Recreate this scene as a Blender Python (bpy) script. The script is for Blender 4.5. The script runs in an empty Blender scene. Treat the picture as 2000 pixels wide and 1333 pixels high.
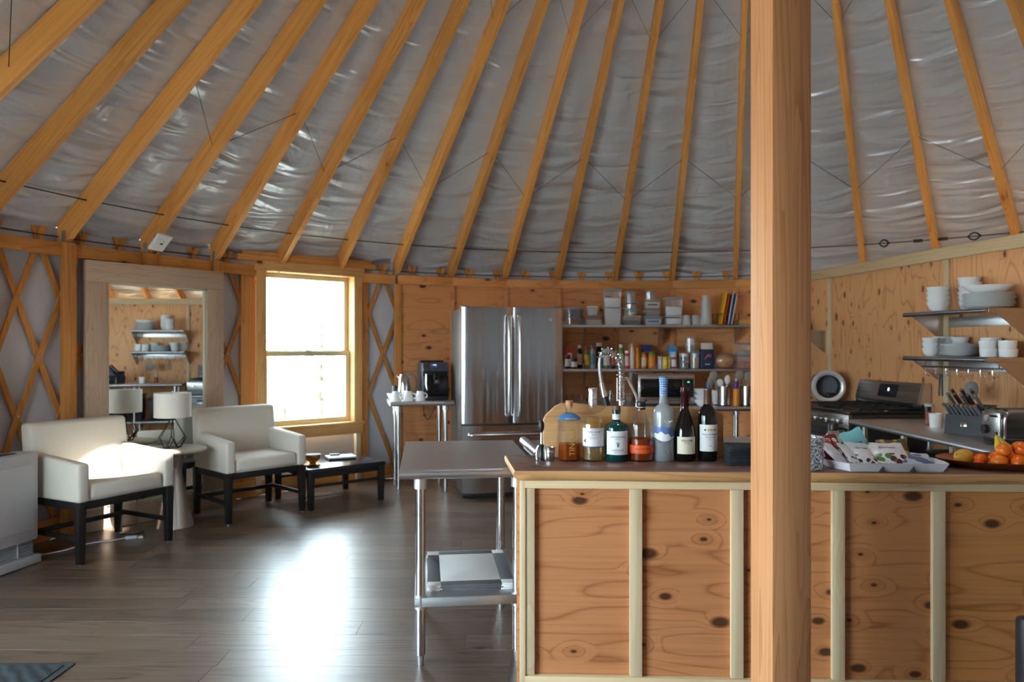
import bpy, bmesh, math, random
from mathutils import Vector, Matrix, Euler
R_ = math.radians
random.seed(7)
S = bpy.context.scene
COL = S.collection

# ------------------------------------------------------------------ camera, world, light
cd = bpy.data.cameras.new('camera'); cam = bpy.data.objects.new('camera', cd); COL.objects.link(cam)
cam.location = (0, 0, 1.32); cam.rotation_euler = (R_(90), 0, 0)
cd.sensor_width = 36.0; cd.lens = 26.1; cd.shift_y = 11.5/2000; cd.clip_start = 0.05; cd.clip_end = 300
cd.dof.use_dof = True; cd.dof.focus_distance = 2.95; cd.dof.aperture_fstop = 3.2
S.camera = cam
S.view_settings.view_transform = 'Standard'; S.view_settings.look = 'None'
S.view_settings.gamma = 1.0; S.view_settings.use_curve_mapping = False
S.view_settings.exposure = 2.62

w = bpy.data.worlds.new('sky'); S.world = w; w.use_nodes = True
bg = w.node_tree.nodes['Background']
bg.inputs[0].default_value = (0.74, 0.88, 1.0, 1); bg.inputs[1].default_value = 5.0

CX, CY = 1.2, 3.5            # yurt centre
RC = 4.70                    # canvas wall radius
def polar(th, r): return (CX + r*math.sin(th), CY + r*math.cos(th))

sun = bpy.data.lights.new('sun', 'SUN'); sun.energy = 4.5; sun.angle = R_(0.6); sun.color = (1, 0.96, 0.88)
so = bpy.data.objects.new('sun', sun); COL.objects.link(so)
so.rotation_euler = Vector((-3.93, 1.58, -4.97)).to_track_quat('-Z', 'Y').to_euler()
def portal(name, loc, rot, sx, sy, z=None):
    l = bpy.data.lights.new(name, 'AREA'); l.shape = 'RECTANGLE'; l.size = sx; l.size_y = sy
    l.cycles.is_portal = True
    o = bpy.data.objects.new(name, l); COL.objects.link(o); o.location = loc; o.rotation_euler = rot
    return o

# ------------------------------------------------------------------ object helpers
def link(name, me, parent=None, loc=(0,0,0), rot=(0,0,0)):
    o = bpy.data.objects.new(name, me); COL.objects.link(o)
    o.location = loc; o.rotation_euler = rot
    if parent is not None: o.parent = parent
    return o
def thing(name, label, cat, loc=(0,0,0), rotz=0.0, group=None):
    o = link(name, None, None, loc, (0,0,rotz)); o.empty_display_size = 0.1
    o['label'] = label; o['category'] = cat
    if group: o['group'] = group
    return o
def tag(o, label, cat=None, group=None):
    o['label'] = label
    if cat: o['category'] = cat
    if group: o['group'] = group
    return o
def struct(o, label=None, cat=None):
    o['kind'] = 'structure'
    if label: o['label'] = label
    if cat: o['category'] = cat
    return o
def fin(me, mat, smooth=None):
    if mat is not None: me.materials.append(mat)
    if smooth is not None:
        for p in me.polygons: p.use_smooth = True
        me.set_sharp_from_angle(angle=R_(smooth))
    me.update(); return me
def mesh(vs, fs, mat, smooth=None, name='m'):
    me = bpy.data.meshes.new(name); me.from_pydata([tuple(v) for v in vs], [], fs); me.validate()
    bm = bmesh.new(); bm.from_mesh(me); bmesh.ops.recalc_face_normals(bm, faces=bm.faces); bm.to_mesh(me); bm.free()
    return fin(me, mat, smooth)
_bc = {}
def box_me(sx, sy, sz, mat, bev=0.0, seg=2):
    k = (round(sx,4), round(sy,4), round(sz,4), mat.name, bev, seg)
    if k in _bc: return _bc[k]
    bm = bmesh.new(); bmesh.ops.create_cube(bm, size=1.0)
    bmesh.ops.scale(bm, vec=(sx, sy, sz), verts=bm.verts)
    if bev > 0:
        bmesh.ops.bevel(bm, geom=list(bm.edges), offset=min(bev, .45*min(sx,sy,sz)), segments=seg, affect='EDGES', profile=.5)
    me = bpy.data.meshes.new('box'); bm.to_mesh(me); bm.free()
    fin(me, mat, 40 if bev > 0 else None); _bc[k] = me; return me
def box(name, size, loc, mat, parent=None, bev=0.002, rot=(0,0,0), seg=2):
    return link(name, box_me(*size, mat, bev, seg), parent, loc, rot)
def hexa(name, bot, top, mat, parent=None, bev=0.0, seg=2):
    vs = [Vector(p) for p in list(bot)+list(top)]
    fs = [(3,2,1,0),(4,5,6,7),(0,1,5,4),(1,2,6,5),(2,3,7,6),(3,0,4,7)]
    bm = bmesh.new(); V = [bm.verts.new(v) for v in vs]
    for f in fs: bm.faces.new([V[i] for i in f])
    bmesh.ops.recalc_face_normals(bm, faces=bm.faces)
    if bev: bmesh.ops.bevel(bm, geom=list(bm.edges), offset=bev, segments=seg, affect='EDGES', profile=.5)
    me = bpy.data.meshes.new(name); bm.to_mesh(me); bm.free(); fin(me, mat, 40 if bev else None)
    return link(name, me, parent)
def lathe_me(prof, mat, seg=28, closed=True, smooth=35):
    vs, fs, rings = [], [], []
    for r, z in prof:
        if r < 1e-5: rings.append([len(vs)]); vs.append((0,0,z))
        else:
            rings.append(list(range(len(vs), len(vs)+seg)))
            vs += [(r*math.cos(2*math.pi*i/seg), r*math.sin(2*math.pi*i/seg), z) for i in range(seg)]
    for a, b in zip(rings, rings[1:]):
        for i in range(seg):
            j = (i+1) % seg
            if len(a) == 1 and len(b) == 1: continue
            if len(a) == 1: fs.append((a[0], b[i], b[j]))
            elif len(b) == 1: fs.append((a[i], a[j], b[0]))
            else: fs.append((a[i], a[j], b[j], b[i]))
    if closed:
        if len(rings[0]) > 1: fs.append(tuple(reversed(rings[0])))
        if len(rings[-1]) > 1: fs.append(tuple(rings[-1]))
    return mesh(vs, fs, mat, smooth)
def lathe(name, prof, mat, parent=None, loc=(0,0,0), rot=(0,0,0), seg=28, closed=True, smooth=35):
    return link(name, lathe_me(prof, mat, seg, closed, smooth), parent, loc, rot)
def cyl(name, r, z0, z1, mat, parent=None, loc=(0,0,0), rot=(0,0,0), seg=20, r2=None, bev=0.0):
    r2 = r if r2 is None else r2
    if bev: prof = [(0,z0),(r-bev,z0),(r,z0+bev),(r2,z1-bev),(r2-bev,z1),(0,z1)]
    else: prof = [(0,z0),(r,z0),(r2,z1),(0,z1)]
    return lathe(name, prof, mat, parent, loc, rot, seg, False)
def tube_me(pts, rad, mat, seg=8, closed=False, smooth=50):
    P = [Vector(p) for p in pts]; n = len(P); vs, fs = [], []
    T = []
    for i in range(n):
        if closed: t = P[(i+1) % n]-P[i-1]
        else: t = P[min(i+1,n-1)]-P[max(i-1,0)]
        T.append(t.normalized())
    up = Vector((0,0,1)) if abs(T[0].z) < .9 else Vector((1,0,0))
    N = (up - T[0]*up.dot(T[0])).normalized()
    for i in range(n):
        N = (N - T[i]*N.dot(T[i])).normalized(); B = T[i].cross(N)
        r = rad[i] if isinstance(rad, (list,tuple)) else rad
        for k in range(seg):
            a = 2*math.pi*k/seg; vs.append(P[i]+N*(r*math.cos(a))+B*(r*math.sin(a)))
    for i in range(n if closed else n-1):
        for k in range(seg):
            a, b = i*seg+k, i*seg+(k+1) % seg; c, d = ((i+1) % n)*seg+(k+1) % seg, ((i+1) % n)*seg+k
            fs.append((a,b,c,d))
    if not closed: fs.append(tuple(range(seg))[::-1]); fs.append(tuple(range((n-1)*seg, n*seg)))
    return mesh(vs, fs, mat, smooth)
def tube(name, pts, rad, mat, parent=None, seg=8, closed=False, loc=(0,0,0), rot=(0,0,0)):
    return link(name, tube_me(pts, rad, mat, seg, closed), parent, loc, rot)
def prism_me(out, y0, y1, mat, axis='y', smooth=None):
    n = len(out)
    if axis == 'y': A = [(x,y0,z) for x,z in out]; B = [(x,y1,z) for x,z in out]
    elif axis == 'x': A = [(y0,x,z) for x,z in out]; B = [(y1,x,z) for x,z in out]
    else: A = [(x,z,y0) for x,z in out]; B = [(x,z,y1) for x,z in out]
    fs = [tuple(range(n)), tuple(range(2*n-1, n-1, -1))] + [(i,(i+1) % n,n+(i+1) % n,n+i) for i in range(n)]
    return mesh(A+B, fs, mat, smooth)
def prism(name, out, y0, y1, mat, parent=None, axis='y', loc=(0,0,0), rot=(0,0,0), smooth=None):
    return link(name, prism_me(out, y0, y1, mat, axis, smooth), parent, loc, rot)
def sphere(name, r, mat, parent=None, loc=(0,0,0), sc=(1,1,1), rot=(0,0,0), seg=20):
    n = seg//2
    me = lathe_me([(r*math.sin(math.pi*i/n), -r*math.cos(math.pi*i/n)) for i in range(n+1)], mat, seg, False, 80)
    for v in me.vertices: v.co = Vector((v.co.x*sc[0], v.co.y*sc[1], v.co.z*sc[2]))
    return link(name, me, parent, loc, rot)
def smoothpath(pts, n=6):
    P = [Vector(p) for p in pts]; out = []
    for i in range(len(P)-1):
        p0, p1, p2, p3 = P[max(i-1,0)], P[i], P[i+1], P[min(i+2,len(P)-1)]
        for k in range(n):
            t = k/n
            out.append(.5*((2*p1)+(p2-p0)*t+(2*p0-5*p1+4*p2-p3)*t*t+(3*p1-p0-3*p2+p3)*t**3))
    out.append(P[-1]); return out
def text_me(body, size, mat, depth=0.0003, wrap=None, spacing=1.0):
    cu = bpy.data.curves.new('t', 'FONT'); cu.body = body; cu.size = size; cu.extrude = depth
    cu.align_x = 'CENTER'; cu.align_y = 'CENTER'; cu.space_character = spacing; cu.resolution_u = 3
    o = bpy.data.objects.new('t', cu)
    me = bpy.data.meshes.new_from_object(o)
    bpy.data.objects.remove(o); bpy.data.curves.remove(cu)
    me.materials.clear(); me.materials.append(mat)
    for v in me.vertices:            # x right, z up, facing -y
        x, y, z = v.co
        if wrap: v.co = ((wrap+z)*math.sin(x/wrap), -(wrap+z)*math.cos(x/wrap), y)
        else: v.co = (x, -z, y)
    me.update(); return me
def text(body, size, mat, parent, loc, wrap=None, rot=(0,0,0), name='lettering', spacing=1.0):
    return link(name, text_me(body, size, mat, wrap=wrap, spacing=spacing), parent, loc, rot)
def copy_tree(root, loc, rotz=None, **props):
    r = root.copy(); COL.objects.link(r); r.location = loc
    if rotz is not None: r.rotation_euler = (0,0,rotz)
    for k, v in props.items(): r[k] = v
    for ch in list(root.children):
        c = ch.copy(); COL.objects.link(c); c.parent = r
        for g in list(ch.children):
            d = g.copy(); COL.objects.link(d); d.parent = c
    return r

# ------------------------------------------------------------------ materials
def nd(nt, typ, ins=None, **props):
    n = nt.nodes.new(typ)
    for k, v in props.items(): setattr(n, k, v)
    for k, v in (ins or {}).items():
        if isinstance(v, bpy.types.NodeSocket): nt.links.new(v, n.inputs[k])
        else: n.inputs[k].default_value = v
    return n
def new_mat(name):
    m = bpy.data.materials.new(name); m.use_nodes = True
    nt = m.node_tree; return m, nt, nt.nodes['Principled BSDF']
def c4(c): return (*c, 1.0)
def srgb(r, g, b):
    f = lambda v: (v/255/12.92) if v/255 <= .04045 else ((v/255+.055)/1.055)**2.4
    return (f(r), f(g), f(b))
def plain(name, col, rough=.5, metal=0.0, bump=0.0, bscale=60, spec=.5, var=0.0, coat=0, emis=0, trans=0):
    m, nt, b = new_mat(name)
    b.inputs['Base Color'].default_value = c4(col); b.inputs['Roughness'].default_value = rough
    b.inputs['Metallic'].default_value = metal; b.inputs['Specular IOR Level'].default_value = spec
    if coat: b.inputs['Coat Weight'].default_value = coat
    if emis: b.inputs['Emission Color'].default_value = c4(col); b.inputs['Emission Strength'].default_value = emis
    if bump or var:
        tc = nd(nt, 'ShaderNodeTexCoord')
        no = nd(nt, 'ShaderNodeTexNoise', {'Vector': tc.outputs['Object'], 'Scale': bscale, 'Detail': 3.0})
        if bump:
            bp = nd(nt, 'ShaderNodeBump', {'Height': no.outputs['Fac'], 'Strength': bump, 'Distance': .004})
            nt.links.new(bp.outputs[0], b.inputs['Normal'])
        if var:
            mx = nd(nt, 'ShaderNodeMix', {0: no.outputs['Fac'], 6: c4([v*(1-var) for v in col]), 7: c4([min(1,v*(1+var)) for v in col])}, data_type='RGBA')
            nt.links.new(mx.outputs[2], b.inputs['Base Color'])
    return m
def math_(nt, op, a, b=None, c=None, clamp=False):
    ins = {0: a}
    if b is not None: ins[1] = b
    if c is not None: ins[2] = c
    return nd(nt, 'ShaderNodeMath', ins, operation=op, use_clamp=clamp).outputs[0]
def wood(name, base, dark, axis='X', bands=9.0, stretch=7.0, scale=2.2, knots=1.0, kscale=3.0, rough=.55, rv=.12, line=.55, knotcol=(.06,.02,.008), warm=None, coat=0.0, lp=3.0, kf=.22, flat_=False):
    """contour-line grain, swirling round knots; axis is the local axis the grain runs along"""
    m, nt, b = new_mat(name)
    tc = nd(nt, 'ShaderNodeTexCoord'); oi = nd(nt, 'ShaderNodeObjectInfo')
    off = nd(nt, 'ShaderNodeVectorMath', {0: nd(nt, 'ShaderNodeCombineXYZ', {0: oi.outputs['Random'], 1: oi.outputs['Random'], 2: oi.outputs['Random']}).outputs[0], 1: (37.0, 91.0, 53.0)}, operation='MULTIPLY')
    p = nd(nt, 'ShaderNodeVectorMath', {0: tc.outputs['Object'], 1: off.outputs[0]}, operation='ADD').outputs[0]
    sc = [1.0, 1.0, 1.0]; sc['XYZ'.index(axis)] = 1.0/stretch
    q = nd(nt, 'ShaderNodeVectorMath', {0: p, 1: tuple(v*scale for v in sc)}, operation='MULTIPLY').outputs[0]
    n1 = nd(nt, 'ShaderNodeTexNoise', {'Vector': q, 'Scale': 1.0, 'Detail': 2.0, 'Roughness': .45, 'Distortion': .25}).outputs['Fac']
    ks = [1.0, 1.0, 1.0]; ks['XYZ'.index(axis)] = .55
    kq = nd(nt, 'ShaderNodeVectorMath', {0: p, 1: tuple(v*kscale for v in ks)}, operation='MULTIPLY').outputs[0]
    if flat_:
        kx = nd(nt, 'ShaderNodeSeparateXYZ', {0: kq}); kq = nd(nt, 'ShaderNodeCombineXYZ', {0: kx.outputs[0], 1: kx.outputs[2]}).outputs[0]
    vo = nd(nt, 'ShaderNodeTexVoronoi', {'Vector': kq, 'Scale': 1.0, 'Randomness': 1.0}, feature='F1', voronoi_dimensions='2D' if flat_ else '3D')
    kc = nd(nt, 'ShaderNodeSeparateColor', {0: vo.outputs['Color']})
    on = math_(nt, 'GREATER_THAN', kc.outputs[0], 1.0-.55*min(knots,1.8))
    d = vo.outputs['Distance']
    fall = nd(nt, 'ShaderNodeMapRange', {0: d, 1: 0.0, 2: .42, 3: 1.0, 4: 0.0}, interpolation_type='SMOOTHSTEP').outputs[0]
    fall = math_(nt, 'MULTIPLY', fall, on)
    h = math_(nt, 'MULTIPLY_ADD', fall, kf, n1)
    fr = math_(nt, 'FRACT', math_(nt, 'MULTIPLY', h, bands))
    ln = nd(nt, 'ShaderNodeMapRange', {0: fr, 1: 0.0, 2: 1.0, 3: 0.0, 4: 1.0}).outputs[0]
    if flat_: ln = math_(nt, 'ABSOLUTE', math_(nt, 'MULTIPLY_ADD', ln, 2.0, -1.0))
    ln = math_(nt, 'POWER', ln, lp)
    fs = [90.0, 90.0, 90.0]; fs['XYZ'.index(axis)] = 2.2
    fq = nd(nt, 'ShaderNodeVectorMath', {0: p, 1: tuple(fs)}, operation='MULTIPLY').outputs[0]
    fine = nd(nt, 'ShaderNodeTexNoise', {'Vector': fq, 'Scale': 1.0, 'Detail': 2.0}).outputs['Fac']
    big = nd(nt, 'ShaderNodeTexNoise', {'Vector': p, 'Scale': 1.6, 'Detail': 1.0}).outputs['Fac']
    f1 = math_(nt, 'MULTIPLY_ADD', ln, line, math_(nt, 'MULTIPLY', math_(nt, 'SUBTRACT', fine, .5), .8))
    f1 = math_(nt, 'ADD', f1, math_(nt, 'MULTIPLY', math_(nt, 'SUBTRACT', big, .5), .7), clamp=True)
    col = nd(nt, 'ShaderNodeMix', {0: f1, 6: c4(base), 7: c4(dark)}, data_type='RGBA').outputs[2]
    if warm:
        col = nd(nt, 'ShaderNodeMix', {0: nd(nt, 'ShaderNodeMapRange', {0: oi.outputs['Random'], 1: .2, 2: .8, 3: 0.0, 4: 1.0}).outputs[0], 6: col, 7: nd(nt, 'ShaderNodeMix', {0: 1.0, 6: col, 7: c4(warm)}, data_type='RGBA', blend_type='MULTIPLY').outputs[2]}, data_type='RGBA').outputs[2]
    rb = nd(nt, 'ShaderNodeMapRange', {0: oi.outputs['Random'], 1: 0.0, 2: 1.0, 3: 1.0-rv, 4: 1.0+rv}).outputs[0]
    hs = nd(nt, 'ShaderNodeHueSaturation', {'Value': rb, 'Color': col}).outputs[0]
    kr = math_(nt, 'MULTIPLY_ADD', math_(nt, 'POWER', kc.outputs[1], 2.0), .12, .035) if flat_ else math_(nt, 'MULTIPLY_ADD', kc.outputs[1], .05, .035)
    kd = nd(nt, 'ShaderNodeMapRange', {0: math_(nt, 'DIVIDE', d, kr), 1: .75, 2: 1.35, 3: .9, 4: 0.0}).outputs[0]
    kd = math_(nt, 'MULTIPLY', kd, on)
    halo = math_(nt, 'MULTIPLY', nd(nt, 'ShaderNodeMapRange', {0: d, 1: .05, 2: .22, 3: .4, 4: 0.0}).outputs[0], on)
    hs = nd(nt, 'ShaderNodeMix', {0: halo, 6: hs, 7: c4(dark)}, data_type='RGBA').outputs[2]
    fc = nd(nt, 'ShaderNodeMix', {0: kd, 6: hs, 7: c4(knotcol)}, data_type='RGBA').outputs[2]
    nt.links.new(fc, b.inputs['Base Color']); b.inputs['Roughness'].default_value = rough
    b.inputs['Specular IOR Level'].default_value = .35
    if coat: b.inputs['Coat Weight'].default_value = coat; b.inputs['Coat Roughness'].default_value = .3
    bp = nd(nt, 'ShaderNodeBump', {'Height': fine, 'Strength': .12, 'Distance': .002})
    nt.links.new(bp.outputs[0], b.inputs['Normal'])
    return m
def steel(name, col=(.58,.58,.59), rough=.28, axis='X', streak=.25, metal=1.0, smudge=.0):
    m, nt, b = new_mat(name)
    tc = nd(nt, 'ShaderNodeTexCoord'); s = [160.0]*3; s['XYZ'.index(axis)] = 1.5
    q = nd(nt, 'ShaderNodeVectorMath', {0: tc.outputs['Object'], 1: tuple(s)}, operation='MULTIPLY').outputs[0]
    no = nd(nt, 'ShaderNodeTexNoise', {'Vector': q, 'Scale': 1.0, 'Detail': 2.0}).outputs['Fac']
    ro = nd(nt, 'ShaderNodeMapRange', {0: no, 1: .3, 2: .7, 3: rough*(1-streak), 4: rough*(1+streak)}).outputs[0]
    if smudge:
        s2 = nd(nt, 'ShaderNodeTexNoise', {'Vector': tc.outputs['Object'], 'Scale': 7.0, 'Detail': 5.0, 'Distortion': 1.5}).outputs['Fac']
        ro = math_(nt, 'MULTIPLY_ADD', nd(nt, 'ShaderNodeMapRange', {0: s2, 1: .5, 2: .7, 3: 0.0, 4: 1.0}).outputs[0], smudge, ro)
    nt.links.new(ro, b.inputs['Roughness'])
    b.inputs['Base Color'].default_value = c4(col); b.inputs['Metallic'].default_value = metal
    bp = nd(nt, 'ShaderNodeBump', {'Height': no, 'Strength': .04*streak*4, 'Distance': .0005}); nt.links.new(bp.outputs[0], b.inputs['Normal'])
    return m
def clear(name, tint=(1,1,1), refl=.12, body=(1,1,1), op=.0, rough=.03):
    """thin clear wall: transparent, a Fresnel sheen, and a little body colour"""
    m = bpy.data.materials.new(name); m.use_nodes = True; nt = m.node_tree; nt.nodes.clear()
    out = nd(nt, 'ShaderNodeOutputMaterial')
    tr = nd(nt, 'ShaderNodeBsdfTransparent', {0: c4(tint)})
    gl = nd(nt, 'ShaderNodeBsdfGlossy', {'Color': (1,1,1,1), 'Roughness': rough})
    lw = nd(nt, 'ShaderNodeLayerWeight', {'Blend': .25})
    f = math_(nt, 'MULTIPLY_ADD', lw.outputs['Facing'], .55, refl*.5, clamp=True)
    mx = nd(nt, 'ShaderNodeMixShader', {0: f, 1: tr.outputs[0], 2: gl.outputs[0]})
    last = mx.outputs[0]
    if op:
        df = nd(nt, 'ShaderNodeBsdfDiffuse', {'Color': c4(body)})
        last = nd(nt, 'ShaderNodeMixShader', {0: op, 1: last, 2: df.outputs[0]}).outputs[0]
    nt.links.new(last, out.inputs[0]); return m

pine = wood('pine_rafter', srgb(222,158,84), srgb(176,104,40), 'Y', bands=13, stretch=26, scale=7, knots=.8, kscale=2.6, rv=.14, line=.45, rough=.5)
pineZ = wood('pine_upright', srgb(214,150,82), srgb(166,98,40), 'Z', bands=12, stretch=20, scale=8, knots=.5, kscale=4, rv=.12, line=.45)
pineX = wood('pine_board', srgb(214,150,82), srgb(166,98,40), 'X', bands=12, stretch=20, scale=8, knots=.7, kscale=4, rv=.14, line=.45)
paleZ = wood('pale_batten_upright', srgb(218,196,160), srgb(184,152,112), 'Z', bands=10, stretch=22, scale=9, knots=.45, kscale=4, rv=.06, line=.35)
paleX = wood('pale_batten_level', srgb(218,192,152), srgb(184,148,106), 'X', bands=10, stretch=22, scale=9, knots=.45, kscale=4, rv=.06, line=.35)
slatw = wood('lattice_slat', srgb(204,142,74), srgb(160,98,44), 'Z', bands=8, stretch=20, scale=9, knots=.25, kscale=4, rv=.15, line=.4)
trimZ = wood('pine_trim_upright', srgb(226,176,112), srgb(190,130,70), 'Z', bands=12, stretch=20, scale=8, knots=.6, kscale=5, rv=.06, line=.4)
trimX = wood('pine_trim_level', srgb(226,176,112), srgb(190,130,70), 'X', bands=12, stretch=20, scale=8, knots=.6, kscale=5, rv=.06, line=.4)
firZ = wood('fir_post', srgb(218,156,108), srgb(178,108,62), 'Z', bands=16, stretch=34, scale=12, knots=1.1, kscale=3.4, rv=.0, line=.55, knotcol=srgb(110,62,28))
plyX = wood('plywood_level', srgb(202,136,90), srgb(142,78,38), 'X', bands=17, stretch=7, scale=3.2, lp=7.0, kf=.10, flat_=True, knots=1.1, kscale=8.0, rv=.06, line=.6, warm=(.93,.94,.72), knotcol=(.05,.018,.006), rough=.5)
plyZ = wood('plywood_upright', srgb(226,168,116), srgb(176,108,58), 'Z', bands=15, stretch=5, scale=3.4, lp=7.0, kf=.10, flat_=True, knots=.9, kscale=8.0, rv=.05, line=.6, knotcol=srgb(120,66,30), rough=.5)
plyB = wood('plywood_back', srgb(228,160,106), srgb(164,96,50), 'X', bands=15, stretch=6, scale=3.0, lp=7.0, kf=.10, flat_=True, knots=.8, kscale=6.5, rv=.08, line=.5, warm=(.95,.92,.75), knotcol=(.06,.02,.01), rough=.55)
barwood = wood('bar_slab_top', srgb(122,88,76), srgb(80,52,44), 'X', bands=9, stretch=6, scale=3.5, knots=.5, kscale=3, rv=0, line=.6, rough=.38, coat=.25)
baredge = wood('bar_slab_edge', srgb(206,156,104), srgb(150,98,60), 'X', bands=10, stretch=14, scale=8, knots=.4, kscale=5, rv=0, line=.5)
boardw = wood('live_edge_board', srgb(206,158,108), srgb(146,94,54), 'X', bands=8, stretch=5, scale=5, knots=.5, kscale=6, rv=0, line=.5)
framew = wood('mirror_frame_wood', srgb(196,172,150), srgb(150,122,100), 'X', bands=16, stretch=14, scale=14, knots=.15, kscale=6, rv=.03, line=.45)
framewZ = wood('mirror_frame_wood_upright', srgb(196,172,150), srgb(150,122,100), 'Z', bands=16, stretch=14, scale=14, knots=.15, kscale=6, rv=.03, line=.45)
plankm = wood('vinyl_plank', srgb(108,88,74), srgb(50,39,33), 'X', bands=12, stretch=16, scale=9, knots=.5, kscale=3, rv=.24, line=.75, rough=.34, knotcol=srgb(44,34,30))
_pb = plankm.node_tree.nodes['Principled BSDF']; _pb.inputs['Specular IOR Level'].default_value = .55; _pb.inputs['Coat Weight'].default_value = .35; _pb.inputs['Coat Roughness'].default_value = .36; _pb.inputs['Coat Weight'].default_value = .3
subfloor = plain('plank_joint', srgb(30,26,24), .7)
stl = steel('stainless_brushed', (.60,.60,.61), .38, 'X', streak=.04, smudge=0)
stlZ = steel('stainless_upright', (.62,.63,.64), .2, 'Z')
stld = steel('stainless_dark', (.36,.36,.37), .3, 'X')
fridgem = steel('fridge_steel', (.46,.46,.47), .17, 'Z')
_nt = fridgem.node_tree; _tc = nd(_nt, 'ShaderNodeTexCoord'); _q = nd(_nt, 'ShaderNodeVectorMath', {0: _tc.outputs['Object'], 1: (9.0, 0.0, .35)}, operation='MULTIPLY').outputs[0]
_no = nd(_nt, 'ShaderNodeTexNoise', {'Vector': _q, 'Scale': 1.0, 'Detail': 2.0}).outputs['Fac']
_nt.links.new(nd(_nt, 'ShaderNodeBump', {'Height': _no, 'Strength': .35, 'Distance': .03}).outputs[0], _nt.nodes['Principled BSDF'].inputs['Normal'])
galv = plain('galvanised_steel', (.55,.58,.60), .42, .9)
chrome = plain('chrome', (.82,.82,.83), .09, 1.0)
zinc = plain('zinc_bolt', (.65,.65,.66), .35, 1.0)
cablem = plain('steel_cable', srgb(70,72,74), .5, .6)
fabric = plain('cream_linen', srgb(214,209,198), .9, bump=.35, bscale=420, spec=.15)
blackw = plain('black_stained_wood', srgb(26,24,24), .42, bump=.1, bscale=90)
blackp = plain('black_plastic', (.012,.012,.013), .38)
blackg = plain('black_gloss', (.008,.008,.010), .1)
grayp = plain('grey_plastic', srgb(110,112,116), .5)
darkg = plain('dark_grey_enamel', srgb(58,58,60), .35, .4)
white = plain('white_enamel', srgb(222,224,228), .4)
ceram = plain('white_ceramic', srgb(246,246,246), .16)
papw = plain('white_paper', srgb(236,234,230), .8)
heaterm = plain('heater_enamel', srgb(196,198,204), .45)
silver = plain('hammered_silver', (.62,.60,.57), .3, 1.0, bump=.25, bscale=45)
glassm = clear('window_glass', (.96,.99,.98), .06)
clearp = clear('clear_plastic', (.93,.95,.97), .2, (.8,.85,.88), .12, .12)
frost = clear('frosted_plastic', (.9,.93,.95), .15, (.85,.88,.90), .42, .3)
clearg = clear('clear_glass', (.97,.98,.98), .05)
gold = plain('gold_print', srgb(226,196,80), .35, .5)
ink = plain('black_print', srgb(28,30,34), .6)
def flat(name, r, g, b, rough=.5, **k): return plain(name, srgb(r,g,b), rough, **k)
# ------------------------------------------------------------------ the setting: floor
EAVE, SL = 2.32, .85
def zmid(r): return EAVE + SL*(4.385-r)
zb = lambda r: zmid(r)-.092
zt = lambda r: zmid(r)+.092
angs = [-68.9,-60.8,-53.3,-45.6,-38.2,-30.8,-23.4,-16.0,-8.7,-.9,6.8,15.0,22.8,30.5,38.7,47.0]
step = (360-(47.0+68.9))/32
angs = angs + [47.0+step*i for i in range(1,32)]
ANG = [R_(a) for a in angs]

floor = struct(lathe('floor', [(0,-.05),(4.95,-.05),(4.95,-.008),(0,-.008)], subfloor, None, (CX,CY,0), seg=72, smooth=30), 'dark grey-brown wood-look plank floor', 'floor')
PW, PL = .168, 1.22
stuff = bmesh.new(); row = 0; y = -1.05
full = box_me(PL-.0009, PW-.0009, .0085, plankm, .0006, 1)
while y < 8.05:
    hc = math.sqrt(max(0, 4.66**2-(y-CY)**2)); x = CX-hc-random.uniform(.1, 1.1); row += 1
    while x < CX+hc:
        a, b_ = max(x, CX-hc), min(x+PL, CX+hc); L = b_-a; mx = (a+b_)/2
        if L > .08:
            vis = y > 2.55 and a < .75 or (y > 4.4 and a < 2.2)
            if vis:
                me = full if abs(L-PL) < 1e-6 else box_me(L-.0009, PW-.0009, .0085, plankm, .0006, 1)
                link('plank', me, floor, (mx-CX, y-CY, -.00425))
            else:
                g = bmesh.ops.create_cube(stuff, size=1.0)['verts']
                bmesh.ops.scale(stuff, vec=(L-.0014, PW-.0014, .0085), verts=g); bmesh.ops.translate(stuff, vec=(mx-CX, y-CY, -.00425), verts=g)
        x += PL
    y += PW
me = bpy.data.meshes.new('plank_field'); stuff.to_mesh(me); stuff.free(); fin(me, plankm)
o = link('plank_field', me, floor); o['kind'] = 'stuff'

# ------------------------------------------------------------------ roof liner
m, nt, b = new_mat('roof_liner')
tc = nd(nt, 'ShaderNodeTexCoord'); sx = nd(nt, 'ShaderNodeSeparateXYZ', {0: tc.outputs['Object']})
th = math_(nt, 'ARCTAN2', sx.outputs[0], sx.outputs[1])
rr = nd(nt, 'ShaderNodeVectorMath', {0: nd(nt, 'ShaderNodeCombineXYZ', {0: sx.outputs[0], 1: sx.outputs[1]}).outputs[0]}, operation='LENGTH').outputs['Value']
v1 = nd(nt, 'ShaderNodeCombineXYZ', {0: math_(nt, 'MULTIPLY', th, 6.0), 1: math_(nt, 'MULTIPLY', rr, 10.0), 2: sx.outputs[2]}).outputs[0]
n1 = nd(nt, 'ShaderNodeTexNoise', {'Vector': v1, 'Scale': 1.0, 'Detail': 1.6, 'Roughness': .45, 'Distortion': .5}).outputs['Fac']
v2 = nd(nt, 'ShaderNodeCombineXYZ', {0: math_(nt, 'MULTIPLY', th, 22.0), 1: math_(nt, 'MULTIPLY', rr, 5.0), 2: 3.0}).outputs[0]
n2 = nd(nt, 'ShaderNodeTexNoise', {'Vector': v2, 'Scale': 1.0, 'Detail': 2.0, 'Distortion': 1.2}).outputs['Fac']
amp = nd(nt, 'ShaderNodeMapRange', {0: rr, 1: 1.6, 2: 4.4, 3: .12, 4: 1.0}).outputs[0]
hh = math_(nt, 'MULTIPLY', math_(nt, 'MULTIPLY_ADD', n2, .15, n1), amp)
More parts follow.
